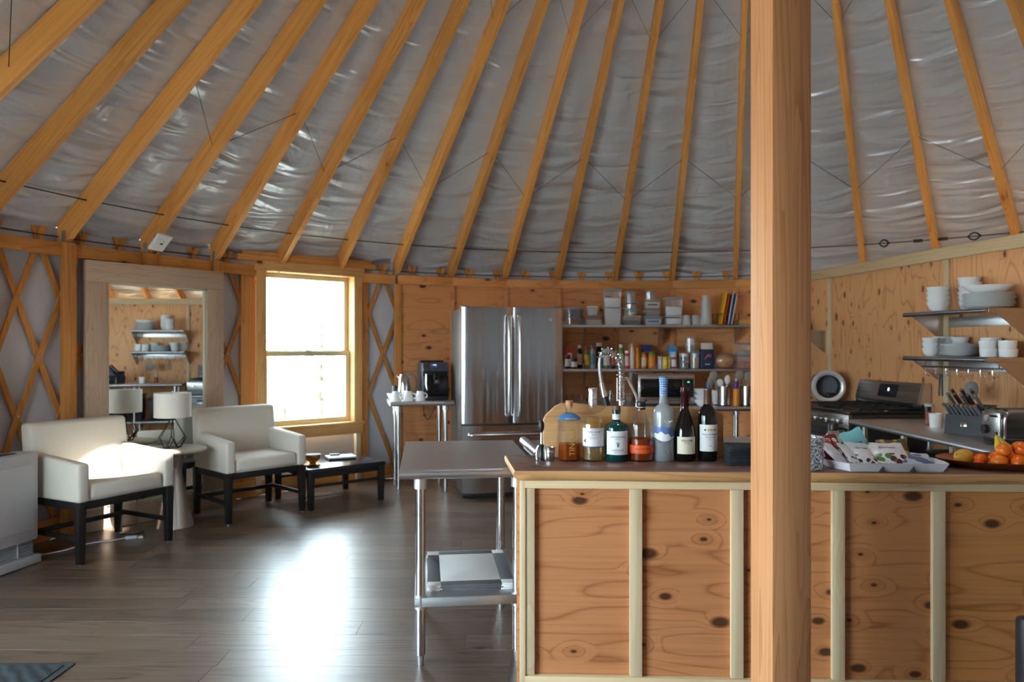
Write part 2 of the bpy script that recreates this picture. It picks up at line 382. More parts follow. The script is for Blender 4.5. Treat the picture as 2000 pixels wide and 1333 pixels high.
bp = nd(nt, 'ShaderNodeBump', {'Height': hh, 'Strength': .9, 'Distance': .12}); nt.links.new(bp.outputs[0], b.inputs['Normal'])
b.inputs['Base Color'].default_value = c4(srgb(210,216,228)); b.inputs['Roughness'].default_value = .30; b.inputs['Metallic'].default_value = .22
liner = m
NB = 9; radii = [.74+(4.70-.74)*i/34 for i in range(35)]
vs, fs = [], []
cols = []
for i in range(len(ANG)):
    a0 = ANG[i]; a1 = ANG[(i+1) % len(ANG)]
    if a1 < a0: a1 += 2*math.pi
    for k in range(NB): cols.append((a0+(a1-a0)*k/NB, math.sin(math.pi*k/NB), i))
for a, s_, i in cols:
    ph = i*2.3
    for r in radii:
        edge = max(0, (r-3.2)/1.5)
        sag = s_*(.018+.012*(r/4.7)) + s_*.018*edge*math.sin(r*19+ph+2.2*math.sin(a*9)) + s_*.010*edge*math.sin(r*37+ph*2)
        vs.append((r*math.sin(a), r*math.cos(a), zt(r)+.012-sag))
nr = len(radii); nc = len(cols)
for c in range(nc):
    for r in range(nr-1):
        d = (c+1) % nc; fs.append((c*nr+r, d*nr+r, d*nr+r+1, c*nr+r+1))
ceil = struct(link('ceiling', mesh(vs, fs, liner, 80), None, (CX,CY,0)), 'silver-white fabric roof liner stretched over the radiating rafters', 'ceiling')
# rafters
rp = [(.79,zb(.79)),(4.50,zb(4.50)),(4.555,2.075),(4.60,2.046),(4.665,2.046),(4.665,zt(4.665)),(.79,zt(.79))]
raft = prism_me(rp, -.0225, .0225, pine, 'x'); RS = math.atan(SL); raft.transform(Matrix.Rotation(RS, 4, 'X'))
bolt = lathe_me([(0,0),(.008,0),(.007,.005),(0,.006)], zinc, 8, False)
bracket = box_me(.004, .035, .14, galv, 0)
for i, a in enumerate(ANG):
    o = link('rafter', raft, ceil, (0,0,0), (-RS,0,-a))
    if i < 6 or i > 44:
        link('bracket', bracket, o, Matrix.Rotation(RS, 3, 'X') @ Vector((-.0255, 4.60, 2.055)), (RS,0,0))
# cables and brace wires
wr = .004
def pt(i, r, dx=0): 
    a = ANG[i % len(ANG)]; return (r*math.sin(a)+dx*math.cos(a), r*math.cos(a)-dx*math.sin(a), zmid(r))
tube('eave_cable', [pt(i, 4.385) for i in range(len(ANG))], .0045, cablem, ceil, 6, True)
tube('wall_cable', [(4.66*math.sin(2*math.pi*i/94), 4.66*math.cos(2*math.pi*i/94), 2.085) for i in range(94)], .0045, cablem, ceil, 6, True)
tube('brace_wire', [pt(i, 3.48 if i % 2 == 0 else 3.86) for i in range(46)], .0028, cablem, ceil, 5)
tube('brace_wire', [pt(i, 2.25 if i % 2 == 0 else 2.62) for i in range(46)], .0028, cablem, ceil, 5)
# turnbuckles on the eave cable by the right-hand rafters
def cpt(f, r=4.385):
    i = int(f); p, q = Vector(pt(i, r)), Vector(pt(i+1, r)); return p.lerp(q, f-i)
for f0, f1 in ((13.25,13.42),(14.42,14.62)):
    p, q = cpt(f0), cpt(f1); mid = (p+q)/2; d = (q-p); n = Vector((0,0,1))
    pts = [p.lerp(q, t)+n*(.034*math.sin(math.pi*min(1,t*1.25))) for t in (0,.2,.4,.6,.8,1)]+[p.lerp(q, t)-n*(.034*math.sin(math.pi*min(1,t*1.25))) for t in (.8,.6,.4,.2)]
    tube('cable_eye', pts, .0075, cablem, ceil, 6, True)
for f0, f1 in ((13.72,13.84),(14.05,14.17)):
    tube('cable_clamp', [cpt(f0), cpt(f1)], .015, cablem, ceil, 8)
# unseen compression ring, its hole narrowed to trim the sun patch, and dome
lathe('compression_ring', [(.38,5.20),(.80,5.20),(.80,5.52),(.38,5.52),(.38,5.20)], pineX, ceil, seg=48, closed=False)
lathe('dome', [(.80,5.53),(.74,5.66),(.55,5.78),(.3,5.85),(0,5.87)], clear('dome_acrylic', (.95,.96,.97), .08), ceil, seg=40, closed=False, smooth=80)

# ------------------------------------------------------------------ round canvas wall with its openings
wallc = plain('canvas_wall', srgb(200,202,210), .75, bump=.25, bscale=5, var=.03)
OPEN = [(-42.05, .47, .56, 2.03), (-102.0, .55, .50, 2.0), (-126.0, .95, 0.0, 2.02), (78.0, .80, .5, 2.0)]
brk = set(); ops = []
for a, hw, z0, z1 in OPEN:
    h_ = math.degrees(math.asin(hw/RC)); ops.append((a-h_, a+h_, z0, z1)); brk |= {round(a-h_,4), round(a+h_,4)}
g = [-180+2.5*i for i in range(144)]
g = sorted([x for x in g if all(abs(x-b_) > .8 for b_ in brk)]+list(brk)); zs = [0,.50,.56,2.0,2.02,2.03,2.155]
vs = [(RC*math.sin(R_(a)), RC*math.cos(R_(a)), z) for a in g for z in zs]; fs = []
for i in range(len(g)):
    a0 = g[i]; a1 = g[i+1] if i+1 < len(g) else g[0]+360; am = (a0+a1)/2
    for k in range(len(zs)-1):
        zm = (zs[k]+zs[k+1])/2
        if any(o0 < am < o1 and z0 < zm < z1 for o0, o1, z0, z1 in ops): continue
        j = (i+1) % len(g); n = len(zs); fs.append((i*n+k, j*n+k, j*n+k+1, i*n+k+1))
wall = struct(link('wall_back', mesh(vs, fs, wallc, 60), None, (CX,CY,0)), 'round pale grey canvas wall behind the wooden lattice', 'wall')
# lattice slats: each one a strip bent along the wall
KS = .156/.4
def slat_me(sgn, z0, z1, r, a_at=None):
    n = max(2, int((z1-z0)/.25)+1); vs, fs = [], []
    for i in range(n+1):
        z = z0+(z1-z0)*i/n; a = sgn*(z-2.06)*KS/4.67; nx = .019/math.cos(math.atan(KS))
        for dr in (-.0055, .0055):
            for da in (-nx, nx): 
                aa = a+da/4.67; vs.append(((r+dr)*math.sin(aa), (r+dr)*math.cos(aa), z))
    for i in range(n):
        p = i*4; q = p+4
        fs += [(p,p+1,q+1,q),(p+2,q+2,q+3,p+3),(p,q,q+2,p+2),(p+1,p+3,q+3,q+1)]
    fs += [(0,2,3,1),(n*4,n*4+1,n*4+3,n*4+2)]
    return mesh(vs, fs, slatw)
slat = {}
w0, w1 = R_(-48.6), R_(-35.6)
sl_bolt = lathe_me([(0,0),(.009,0),(.0085,.004),(0,.006)], zinc, 8, False)
for j in range(-12, 27):
    av = R_(-68.9+.25*7.7+3.85*j)
    for sgn, r in ((1, 4.662), (-1, 4.676)):
        if av < R_(-25):
            # z-ranges clear of the window framing
            rng = []
            N = 54; cur = None
            for k in range(N+1):
                z = .02+(2.145-.02)*k/N; a = av+sgn*(z-2.06)*KS/4.67
                ok = not (w0 < a < w1 and z < 2.10)
                if ok and cur is None: cur = z
                if (not ok or k == N) and cur is not None:
                    if z-cur > .08: rng.append((round(cur,3), round(z,3)))
                    cur = None
        elif av < R_(23): rng = [(1.9, 2.145)]
        else: rng = []
        for z0, z1 in rng:
            k = (sgn, z0, z1)
            if k not in slat: slat[k] = slat_me(sgn, z0, z1, r)
            link('slat', slat[k], wall, (0,0,0), (0,0,-av))
    if av < R_(-25):
        for q in range(6):
            z = 2.06-.4*q
            for da in ((0,) if q % 2 == 0 else (.156/4.67,)):
                a = av+da
                if w0 < a < w1: continue
                link('bolt', sl_bolt, wall, (4.655*math.sin(a), 4.655*math.cos(a), z), (R_(90), 0, -a))
    else: 
        if av < R_(22): link('bolt', sl_bolt, wall, (4.655*math.sin(av), 4.655*math.cos(av), 2.06), (R_(90), 0, -av))
# posts and rails under the left-hand rafters
post_me = box_me(.085, .06, 2.04, pineZ, .006)
for k in (-3,-2,-1,0,1,2):
    a = ANG[k % len(ANG)] if k >= 0 else ANG[0]+R_(step)*k
    link('post', post_me, wall, (4.585*math.sin(a), 4.585*math.cos(a), 1.021), (0,0,-a))
def rail(a0, a1, r=4.60, z0=1.95, z1=2.04, name='rail', mat=pineX, cut=.09, dep=.038):
    am = (a0+a1)/2; L = 2*r*math.sin((a1-a0)/2)-cut; rc = r*math.cos((a1-a0)/2)
    return box(name, (L, dep, z1-z0), (rc*math.sin(am), rc*math.cos(am), (z0+z1)/2), mat, wall, .003, (0,0,-am))
for k in (-3,-2,-1,0,1): rail(ANG[0]+R_(step)*k if k < 0 else ANG[k], ANG[0]+R_(step)*(k+1) if k < 0 else ANG[k+1], 4.62)
rail(ANG[2], R_(-48.3), 4.62, cut=.04)
rail(R_(-35.8), ANG[5], 4.62, cut=.03)
# bottom boards along the left wall
for k in (-3,-2,-1,0,1,2,3,4): 
    a0 = ANG[0]+R_(step)*k if k < 0 else ANG[k]; a1 = ANG[0]+R_(step)*(k+1) if k < 0 else ANG[k+1]
    rail(a0, a1, 4.652, 0.001, .14, 'base_board', pineX, .004, .02)
# plywood lining of the kitchen, one sheet per bay
for k in range(5, 12):
    a0, a1 = ANG[k], ANG[k+1]; am = (a0+a1)/2; L = 2*4.60*math.sin((a1-a0)/2); rc = 4.60*math.cos((a1-a0)/2)
    p = box('plywood_panel', (L-.004, .012, 2.03), (rc*math.sin(am), rc*math.cos(am), 1.02), plyB, wall, 0, (0,0,-am))
    box('top_plate', (L-.002, .036, .088), ((rc-.026)*math.sin(am), (rc-.026)*math.cos(am), 1.995), pineX if k > 8 else plyB, wall, .002, (0,0,-am))
for k in range(5, 13):
    a = ANG[k]; wd = .075 if k == 5 else .05
    box('batten', (wd, .02, 1.948), (4.574*math.sin(a), 4.574*math.cos(a), .975), pineZ if k == 5 else plyB, wall, .002, (0,0,-a))

# ------------------------------------------------------------------ windows and door
def window(n, a, w_, z0, z1, portal_power=True, label=''):
    t = link('window_%d' % n, None, None, (*polar(a, 4.62), 0), (0,0,-a)); struct(t, label, 'window')
    hw = w_/2; pw = trimZ; px = trimX
    c = .085
    for s in (-1, 1):
        box('casing', (c, .022, z1-z0+.0), (s*(hw+c/2-.01), -.055, (z0+z1)/2), pw, t, .002)
        box('jamb', (.02, .15, z1-z0), (s*(hw+.0), .02, (z0+z1)/2), pw, t, 0)
    box('head_casing', (w_+2*c+.03, .026, .085), (0, -.057, z1+.035), px, t, .002)
    box('head_jamb', (w_, .15, .02), (0, .02, z1), px, t, 0)
    box('stool', (w_+2*c+.03, .11, .028), (0, -.02, z0-.002), px, t, .003)
    box('apron', (w_+2*c, .022, .085), (0, -.055, z0-.06), px, t, .002)
    vin = plain('window_vinyl', srgb(206,196,160), .4) if 'window_vinyl' not in bpy.data.materials else bpy.data.materials['window_vinyl']
    zm = z0+(z1-z0)*.475
    for nm, y_, lo, hi in (('lower_sash', .035, z0+.012, zm+.02), ('upper_sash', .07, zm-.02, z1-.01)):
        s0 = box(nm, (w_-.02, .03, .045), (0, y_, hi-.0225), vin, t, .003)
        box('sash_rail', (w_-.02, .03, .05), (0, 0, lo-hi+.0475), vin, s0, .003)
        for s in (-1, 1): box('sash_stile', (.045, .03, hi-lo-.08), (s*(hw-.0325), 0, (lo-hi)/2+.0225), vin, s0, .003)
        box('pane', (w_-.10, .004, hi-lo-.085), (0, 0, (lo-hi)/2+.0225), glassm, s0, 0)
    box('sash_lock', (.06, .02, .012), (0, .02, zm+.026), zinc, t, .003)
    x, y_ = polar(a, 4.80)
    portal('daylight_%d' % n, (x, y_, (z0+z1)/2), (R_(-90), 0, -a), w_, z1-z0)
    return t
aw = R_(-42.05)
w1_ = window(1, aw, .90, .585, 2.005, label='bright double-hung window with pale pine trim beside the mirror')
# framing round the first window
for s, x_, wd in ((-1, -.585, .13), (1, .575, .09)):
    box('jamb_post', (wd, .09, 1.98), (x_, .03, .992), pineZ, w1_, .003)
box('header', (1.38, .09, .05), (0, .0, 2.108), pineX, w1_, .003)
box('header', (1.30, .05, .03), (0, -.02, 2.148), pineX, w1_, .003)
box('cripple', (.05, .05, .46), (.50, -.02, .262), paleZ, w1_, .002)
box('cripple', (.05, .05, .46), (-.50, -.02, .262), paleZ, w1_, .002)
window(2, R_(-102), 1.0, .55, 1.96, label='tall window in the wall left of the camera')
window(3, R_(78), 1.5, .55, 1.96, label='unseen window added behind the plywood partition to brighten the roof')  # out of view, added and widened to brighten the roof liner and kitchen
ad = R_(-126)
d1 = struct(link('door_1', None, None, (*polar(ad, 4.62), 0), (0,0,-ad)), 'glazed double door in the wall behind the camera', 'door')
for s in (-1, 1):
    box('door_jamb', (.05, .12, 2.0), (s*.93, .02, 1.0), paleZ, d1, .002)
    lf = box('door_leaf', (.10, .04, 1.96), (s*.06, .03, .985), white, d1, .003)
    box('door_stile', (.10, .04, 1.96), (s*.78, 0, 0), white, lf, .003)
    box('door_rail', (.68, .04, .10), (s*.39, 0, .93), white, lf, .003)
    box('door_rail', (.68, .04, .22), (s*.39, 0, -.87), white, lf, .003)
    box('pane', (.68, .006, 1.64), (s*.39, 0, .06), glassm, lf, 0)
box('door_head', (1.94, .12, .05), (0, .02, 2.02), paleX, d1, .002)
x, y = polar(ad, 4.8); portal('daylight_door', (x, y, 1.0), (R_(-90), 0, -ad), 1.8, 1.95)
portal('daylight_dome', (CX, CY, 5.9), (0, 0, 0), 1.5, 1.5)

# ------------------------------------------------------------------ partition wall on the right
PE = Vector((.163, -.9866)); PN = Vector((-.9866, -.163)); PB = Vector((2.875, 7.08))
def W(s, t, z=0.0): 
    p = PB+PE*s+PN*t; return (p.x, p.y, z)
# local frame of things on the partition: x runs towards the camera along the wall, y points into the wall
PROT = math.atan2(PE.y, PE.x)
pw = link('wall_right', None, None, W(0,0,0), (0,0,PROT)); struct(pw, 'plywood partition wall with pale battens on the right', 'wall')
# frame: local x = PE, local y = -PN ... (rotating x onto PE sends y onto (0.9866, 0.163) = -PN)
S0, S1 = -.33, 4.6
edges = [S0, .28, 1.73, 3.18, S1]
for a, b_ in zip(edges, edges[1:]):
    box('plywood_panel', (b_-a-.003, .014, 1.952), ((a+b_)/2, .007, .978), plyZ, pw, 0)
for e in edges[1:-1]: box('batten', (.05, .02, 1.95), (e, -.010, .977), paleZ, pw, .002)
box('top_plate', (S1-S0, .05, .088), ((S0+S1)/2, -.002, 1.998), paleX, pw, .003)
box('backing', (S1-S0, .09, .03), ((S0+S1)/2, .062, 2.026), paleX, pw, 0)

# ------------------------------------------------------------------ post
pst = tag(box('support_post', (.133, .133, 5.0), (0,0,0), firZ, None, .004), 'square fir timber post standing in front of the bar', 'post')
fa = R_(11.5); x0, y0 = .80, 2.28
pst.location = (x0+.0665*math.cos(fa)-.0665*math.sin(fa), y0+.0665*math.sin(fa)+.0665*math.cos(fa), 2.5); pst.rotation_euler = (0,0,fa)
# ------------------------------------------------------------------ bar
BA = -.0401; BX, BY = .006, 2.726
def BP(x, y, z=0.0): return (BX+x*math.cos(BA)-y*math.sin(BA), BY+x*math.sin(BA)+y*math.cos(BA), z)
ST = .865                                   # slab top
bar = thing('bar_counter', 'long plywood bar counter with pale battens and a live-edge wood slab top', 'bar', BP(0,0), BA)
def slab_outline():
    pts = []; n = 40; L = 2.75
    for i in range(n+1):
        x = L*i/n; pts.append((x+.0, .012*math.sin(x*2.1+.4)*.35+.006*math.sin(x*7.3)))
    pts.append((L, .405))
    for i in range(n+1):
        x = L*(1-i/n); pts.append((x-.055 if i == n else x-.02*(i/n), .40+.010*math.sin(x*3.3)))
    return pts
out = slab_outline(); nn = len(out)
cxm, cym = sum(p[0] for p in out)/nn, sum(p[1] for p in out)/nn
def inset(d): 
    r = []
    for i, (x, y) in enumerate(out):
        dx = d if x < .3 else (-d if x > 2.6 else 0); dy = d if y < .1 else (-d if y > .3 else 0)
        r.append((x+dx, y+dy))
    return r
lay = [(inset(.018), ST-.040), (inset(.003), ST-.028), (out, ST-.012), (inset(.004), ST-.002)]
vs = [(x, y, z) for l, z in lay for x, y in l]; fs = [tuple(range(nn))[::-1]]
for k in range(3):
    for i in range(nn): j = (i+1) % nn; fs.append((k*nn+i, k*nn+j, (k+1)*nn+j, (k+1)*nn+i))
fs.append(tuple(range(3*nn, 4*nn)))
slab = link('slab_edge', mesh(vs, fs, baredge, 60), bar)
top = inset(.005); vs = [(x, y, ST-.0035) for x, y in top]+[(x, y, ST) for x, y in inset(.009)]
fs = [tuple(range(nn))[::-1], tuple(range(nn, 2*nn))]+[(i, (i+1) % nn, nn+(i+1) % nn, nn+i) for i in range(nn)]
link('slab_top', mesh(vs, fs, barwood, 60), bar)
prism('slab_knot', [(.085+.028*math.cos(a)*(1+.2*math.sin(3*a)), .10+.012*math.sin(a)) for a in [2*math.pi*i/14 for i in range(14)]], ST+.0001, ST+.0006, plain('slab_knot', (.012,.008,.006), .5), bar, 'z')
BZ = ST-.041; FY = .034
box('top_rail', (2.68, .036, .030), (1.375, FY+.018, BZ-.015), paleX, bar, .002)
box('bottom_rail', (2.68, .036, .095), (1.375, FY+.018, .0485), paleX, bar, .002)
edges = [.060, .452, .823, 1.19, 1.55, 1.95, 2.36, 2.68]
bw = .046
for i, e in enumerate(edges):
    if i < len(edges)-1:
        a, b_ = e, edges[i+1]
        box('front_panel', (b_-a, .012, BZ-.03-.097), ((a+b_)/2, FY+.032, (BZ-.03+.097)/2), plyX, bar, 0)
    box('batten', (bw, .02, BZ-.032-.097), (e-(.0 if i else .006), FY+.016, (BZ-.03+.097)/2), paleZ, bar, .002)
box('corner_post', (.022, .18, BZ-.002), (.032, FY+.09, BZ/2), paleZ, bar, .002)
box('side_panel', (.012, .16, BZ-.004), (.016, FY+.10, BZ/2), plyX, bar, .001)
box('back_panel', (2.66, .012, BZ-.004), (1.375, FY+.185, BZ/2), plyB, bar, 0)

# ------------------------------------------------------------------ bottles

def bottle(name, label, x, y, prof, mat, cat='bottle', seg=32, rotz=0.0):
    t = thing(name, label, cat, (x, y, ST), rotz, 'bottles lined up on the bar')
    lathe('glass_body', prof, mat, t, seg=seg, closed=False, smooth=50)
    return t
def band(name, r, z0, z1, mat, parent, a0=-math.pi, a1=math.pi, n=28, th=.0006):
    """paper label or foil hugging a round bottle; angle 0 faces the camera side (-y)"""
    vs, fs = [], []
    for i in range(n+1):
        a = a0+(a1-a0)*i/n
        for q, z in ((r, z0), (r, z1), (r+th, z1), (r+th, z0)): vs.append((q*math.sin(a), -q*math.cos(a), z))
    for i in range(n):
        for k in range(4): fs.append((i*4+k, i*4+(k+1) % 4, i*4+4+(k+1) % 4, i*4+4+k))
    if a1-a0 < 6.2: fs += [(0,1,2,3), (n*4+3,n*4+2,n*4+1,n*4)]
    return link(name, mesh(vs, fs, mat, 40), parent)
def rings(prof, mat, parent, name): return lathe(name, prof, mat, parent, seg=28, closed=False, smooth=50)
lq = lambda n, c, o: clear(n, c, .05, c, o, .05)
amber = lq('whiskey_amber', srgb(196,92,20), .35); pale_t = lq('tequila_gold', srgb(246,222,150), .12); red_b = lq('bourbon_amber', srgb(186,70,14), .4)
YB = 2.98
# 1 hexagonal whiskey bottle
t = bottle('whiskey_bottle', 'six-sided whiskey bottle with yellow upright lettering and a blue neck collar', .230, YB,
    [(0,0),(.044,.0),(.047,.006),(.047,.160),(.042,.172),(.022,.185),(.0145,.192),(.0145,.214),(.0165,.215),(.0165,.219)], clearg, seg=6, rotz=R_(7))
lathe('whiskey', [(0,.006),(.0435,.006),(.0435,.068),(0,.068)], amber, t, seg=6, closed=False)
lathe('neck_collar', [(.0165,.1895),(.0235,.1855),(.0425,.1735),(.0475,.165),(.0478,.1655),(.0425,.1742),(.0235,.1865),(.017,.190)], flat('collar_blue', 62,120,170), t, seg=24, closed=False)
cyl('cork', .0125, .212, .226, flat('cork_tan', 196,150,110,.8), t, bev=.001); cyl('stopper', .0150, .2195, .240, flat('stopper_wood', 190,134,92,.6), t, bev=.002)
lt = link('lettering', text_me('TINCUP', .030, gold, spacing=1.05), t, (0,0,0))
lt.rotation_euler = (0, R_(-90), 0); lt.location = (.004, -.0414, .078)
tube('emblem', [(.008*math.cos(a), 0, .008*math.sin(a)) for a in [2*math.pi*i/16 for i in range(16)]], .0006, gold, t, 5, True, loc=(.004, -.0414, .148))
text('AMERICAN WHISKEY', .0055, papw, t, (0,0,.170), wrap=.0455)
# 2 tall tequila bottle
t = bottle('tequila_bottle', 'tall clear tequila bottle with gold liquid and a white paper label', .325, YB,
    [(0,0),(.040,0),(.043,.005),(.043,.138),(.040,.158),(.030,.178),(.019,.192),(.015,.20),(.0135,.225),(.0135,.255)], clearg)
lathe('tequila', [(0,.005),(.040,.005),(.040,.138),(.037,.156),(.028,.174),(0,.174)], pale_t, t, closed=False)
band('paper_label', .0432, .058, .132, flat('label_paper', 232,230,236,.6), t, -1.35, 1.35)
band('label_foot', .0435, .056, .060, flat('label_navy', 60,80,110), t, -1.35, 1.35)
text('TEREMANA', .0105, flat('label_grey_ink', 96,100,110), t, (0,0,.117), wrap=.0440); text('TEQUILA', .0062, bpy.data.materials['label_grey_ink'], t, (0,0,.107), wrap=.0440)
text('SMALL BATCH', .0036, bpy.data.materials['label_grey_ink'], t, (0,0,.127), wrap=.0440)
for z in (.098,.094,.09): band('label_line', .0437, z, z+.0008, bpy.data.materials['label_grey_ink'], t, -.45, .35, 8)
fl = flat('label_flower_red', 168,60,84)
for k in range(4): sphere('label_flower', .0035, fl, t, (.0434*math.sin(-.85+.0*k)+.004*math.cos(k*1.57), -.0434*math.cos(-.85)-.0012, .082+.004*math.sin(k*1.57)), (1,.3,1), seg=8)
rings([(.0155,.214),(.0165,.216),(.0185,.225),(.0165,.262),(.0150,.275),(.0175,.276),(.0175,.288),(.0155,.290),(0,.290)], steel('foil_silver', (.75,.75,.76), .3), t, 'foil_capsule')
# 3 squat green gin bottle
teal = clear('gin_glass_teal', srgb(20,120,112), .12, srgb(10,84,80), .45)
t = bottle('gin_bottle', 'squat teal-green gin bottle with a scalloped white label', .419, YB,
    [(0,0),(.044,0),(.047,.005),(.047,.132),(.044,.142),(.030,.150),(.018,.156),(.0155,.162),(.0155,.196),(.018,.197),(.018,.203)], teal)
lathe('gin', [(0,.006),(.0435,.006),(.0435,.130),(.04,.139),(0,.139)], clear('gin_teal', srgb(16,110,104), .05, srgb(8,80,76), .5), t, closed=False)
band('paper_label', .0473, .030, .118, flat('label_white', 234,232,236,.6), t, -1.05, 1.05)
for k in range(16): 
    a = -1.02+2.04*k/15
    for z in (.030, .118): sphere('label_scallop', .0036, bpy.data.materials['label_white'], t, (.0473*math.sin(a), -.0473*math.cos(a), z), (1,.25,1), (0,0,a), 8)
tk = flat('label_teal_ink', 40,110,104); dk = flat('label_dark_ink', 54,58,66)
text('ANCHORAGE', .0098, dk, t, (0,0,.098), wrap=.0480); text('DISTILLERY', .0046, dk, t, (0,0,.0895), wrap=.0480)
text('AURORA GIN', .0078, dk, t, (0,0,.046), wrap=.0480); text('SMALL BATCH SPIRITS', .0034, dk, t, (0,0,.0385), wrap=.0480)
for k in range(5): tube('label_emblem', [(.0478*math.sin(-.18+.09*k), -.0478*math.cos(-.18+.09*k), .079-.002*abs(k-2)), (.0478*math.sin((k-2)*.02), -.0478*math.cos(.02), .067)], .0009, tk, t, 4)
sphere('label_drop', .0042, tk, t, (0,-.0478,.063), (1,.2,1.3), seg=10)
band('neck_label', .0157, .164, .186, bpy.data.materials['label_white'], t); cyl('stopper', .0165, .200, .220, flat('stopper_brown', 112,76,54,.6), t, bev=.002)
# 4 bourbon flask
t = bottle('bourbon_bottle', 'rounded clear bourbon flask with amber bottom and an orange label', .518, YB,
    [(0,0),(.045,0),(.049,.005),(.049,.128),(.0475,.146),(.040,.170),(.026,.188),(.0165,.196),(.0155,.203),(.0155,.214)], clearg)
lathe('bourbon', [(0,.005),(.0455,.005),(.0455,.088),(0,.088)], red_b, t, closed=False)
band('orange_label', .0492, .032, .066, flat('label_orange', 226,86,24,.5), t, -1.5, 1.5)
text('BULLEIT BOURBON', .0075, ink, t, (0,0,.0505), wrap=.0499)
for z in (.064,.0345): band('label_line', .0497, z, z+.0007, ink, t, -1.45, 1.45, 20)
for k, wd in enumerate(('FRONTIER', 'WHISKEY')): text(wd, .010, clear('embossed_glass', (1,1,1), .5), t, (0,0,.122-.016*k), wrap=.0492)
cyl('cork_collar', .0185, .2035, .216, blackp, t, bev=.001); cyl('stopper', .0195, .216, .236, blackp, t, bev=.003); band('cap_band', .0187, .212, .215, flat('cap_band', 200,180,140), t)
# 5 frosted vodka
fro = clear('frosted_glass', (.82,.86,.88), .2, srgb(178,188,196), .45, .25)
t = bottle('vodka_bottle', 'tall frosted vodka bottle with mountain print and blue tartan neck', .608, YB,
    [(0,0),(.037,0),(.0405,.006),(.0405,.190),(.038,.204),(.030,.216),(.020,.224),(.0155,.232),(.0145,.290),(.0145,.330),(0,.332)], fro)
vb = flat('print_blue', 96,128,190); vw = flat('print_white', 236,238,242); vg = flat('print_grey', 92,98,112)
def wave_band(name, r, f0, f1, mat, a0, a1, n=20):
    vs, fs = [], []
    for i in range(n+1):
        a = a0+(a1-a0)*i/n; u = i/n
        for q, z in ((r, f0(u)), (r, f1(u)), (r+.0005, f1(u)), (r+.0005, f0(u))): vs.append((q*math.sin(a), -q*math.cos(a), z))
    for i in range(n):
        for k in range(4): fs.append((i*4+k, i*4+(k+1) % 4, i*4+4+(k+1) % 4, i*4+4+k))
    fs += [(0,1,2,3), (n*4+3,n*4+2,n*4+1,n*4)]
    return link(name, mesh(vs, fs, mat, 40), t)
wave_band('mountain_print', .0407, lambda u: .103+.012*math.sin(u*5), lambda u: .140-.018*abs(u-.35)+.004*math.sin(u*19), vb, -1.3, 1.3)
wave_band('snow_print', .0410, lambda u: .088+.008*math.sin(u*6+2), lambda u: .105+.010*math.sin(u*5)+.004*math.sin(u*23), vw, -1.3, 1.3)
text('GREY GOOSE', .0105, vg, t, (0,0,.077), wrap=.0412); text('VODKA', .0070, vg, t, (0,0,.066), wrap=.0412)
for k, c in enumerate((flat('flag_blue', 40,50,120), vw, flat('flag_red', 170,40,44))): band('flag_mark', .0408, .034, .0375, c, t, .05+.13*k, .18+.13*k, 4)
for x_, z_, s_ in ((.008,.152,1),(.018,.156,.7)):
    tube('goose_print', [(-.012*s_+x_*1, -.0405, z_+.012*s_), (x_-.004*s_, -.0408, z_), (x_+.004*s_, -.0406, z_+.002), (x_+.013*s_, -.0395, z_+.010*s_)], .0012, vw, t, 5)
m, nt, b = new_mat('tartan_blue')
tc = nd(nt, 'ShaderNodeTexCoord'); q = nd(nt, 'ShaderNodeSeparateXYZ', {0: tc.outputs['Object']})
an = math_(nt, 'ARCTAN2', q.outputs[0], q.outputs[1])
l1 = math_(nt, 'LESS_THAN', math_(nt, 'FRACT', math_(nt, 'MULTIPLY', an, 2.2)), .18); l2 = math_(nt, 'LESS_THAN', math_(nt, 'FRACT', math_(nt, 'MULTIPLY', q.outputs[2], 110.0)), .16)
nt.links.new(nd(nt, 'ShaderNodeMix', {0: math_(nt, 'MAXIMUM', l1, l2), 6: c4(srgb(44,110,178)), 7: c4(srgb(206,222,240))}, data_type='RGBA').outputs[2], b.inputs['Base Color'])
rings([(.0152,.262),(.0158,.262),(.0158,.310),(.0170,.311),(.0170,.333),(.015,.335),(0,.335)], m, t, 'tartan_capsule')
tube('goose_print', [(-.007,-.0155,.293),(-.001,-.0163,.286),(.002,-.0163,.287),(.008,-.0150,.292)], .001, vw, t, 5)
# 6, 7 wine bottles
dkg = plain('wine_glass_dark', (.006,.005,.005), .06, coat=.3)
t = bottle('wine_bottle', 'dark sloping-shouldered wine bottle with cream notched label and maroon foil', .693, YB,
    [(0,0),(.039,0),(.043,.005),(.043,.095),(.041,.120),(.034,.150),(.024,.180),(.0165,.205),(.0148,.225),(.0145,.29),(0,.29)], dkg)
band('paper_label', .0432, .030, .098, flat('label_cream', 226,218,196,.6), t, -.95, .95)
text('MEIOMI', .0135, dk, t, (.0,0,.082), wrap=.0440); text('PINOT NOIR', .0040, dk, t, (0,0,.073), wrap=.0440)
tube('label_mark', [(.0437*math.sin(.62+.02*k), -.0437*math.cos(.62+.02*k), .040+.002*math.sin(k*1.9)) for k in range(8)], .0006, dk, t, 4)
rings([(.0152,.215),(.0158,.217),(.0150,.268),(.0170,.270),(.0170,.280),(.0155,.281),(.0155,.2915),(0,.2915)], plain('foil_maroon', srgb(72,26,28), .3, .5), t, 'foil_capsule')
t = bottle('wine_bottle', 'dark high-shouldered wine bottle with white chateau label and bronze foil', .785, YB,
    [(0,0),(.036,0),(.0385,.005),(.0385,.170),(.0365,.190),(.028,.208),(.018,.220),(.0150,.228),(.0148,.286),(0,.286)], dkg)
band('paper_label', .0387, .040, .146, flat('label_white2', 228,226,230,.6), t, -1.15, 1.15)
band('label_house', .0393, .121, .130, flat('label_house', 214,176,120), t, -.28, .36, 8)
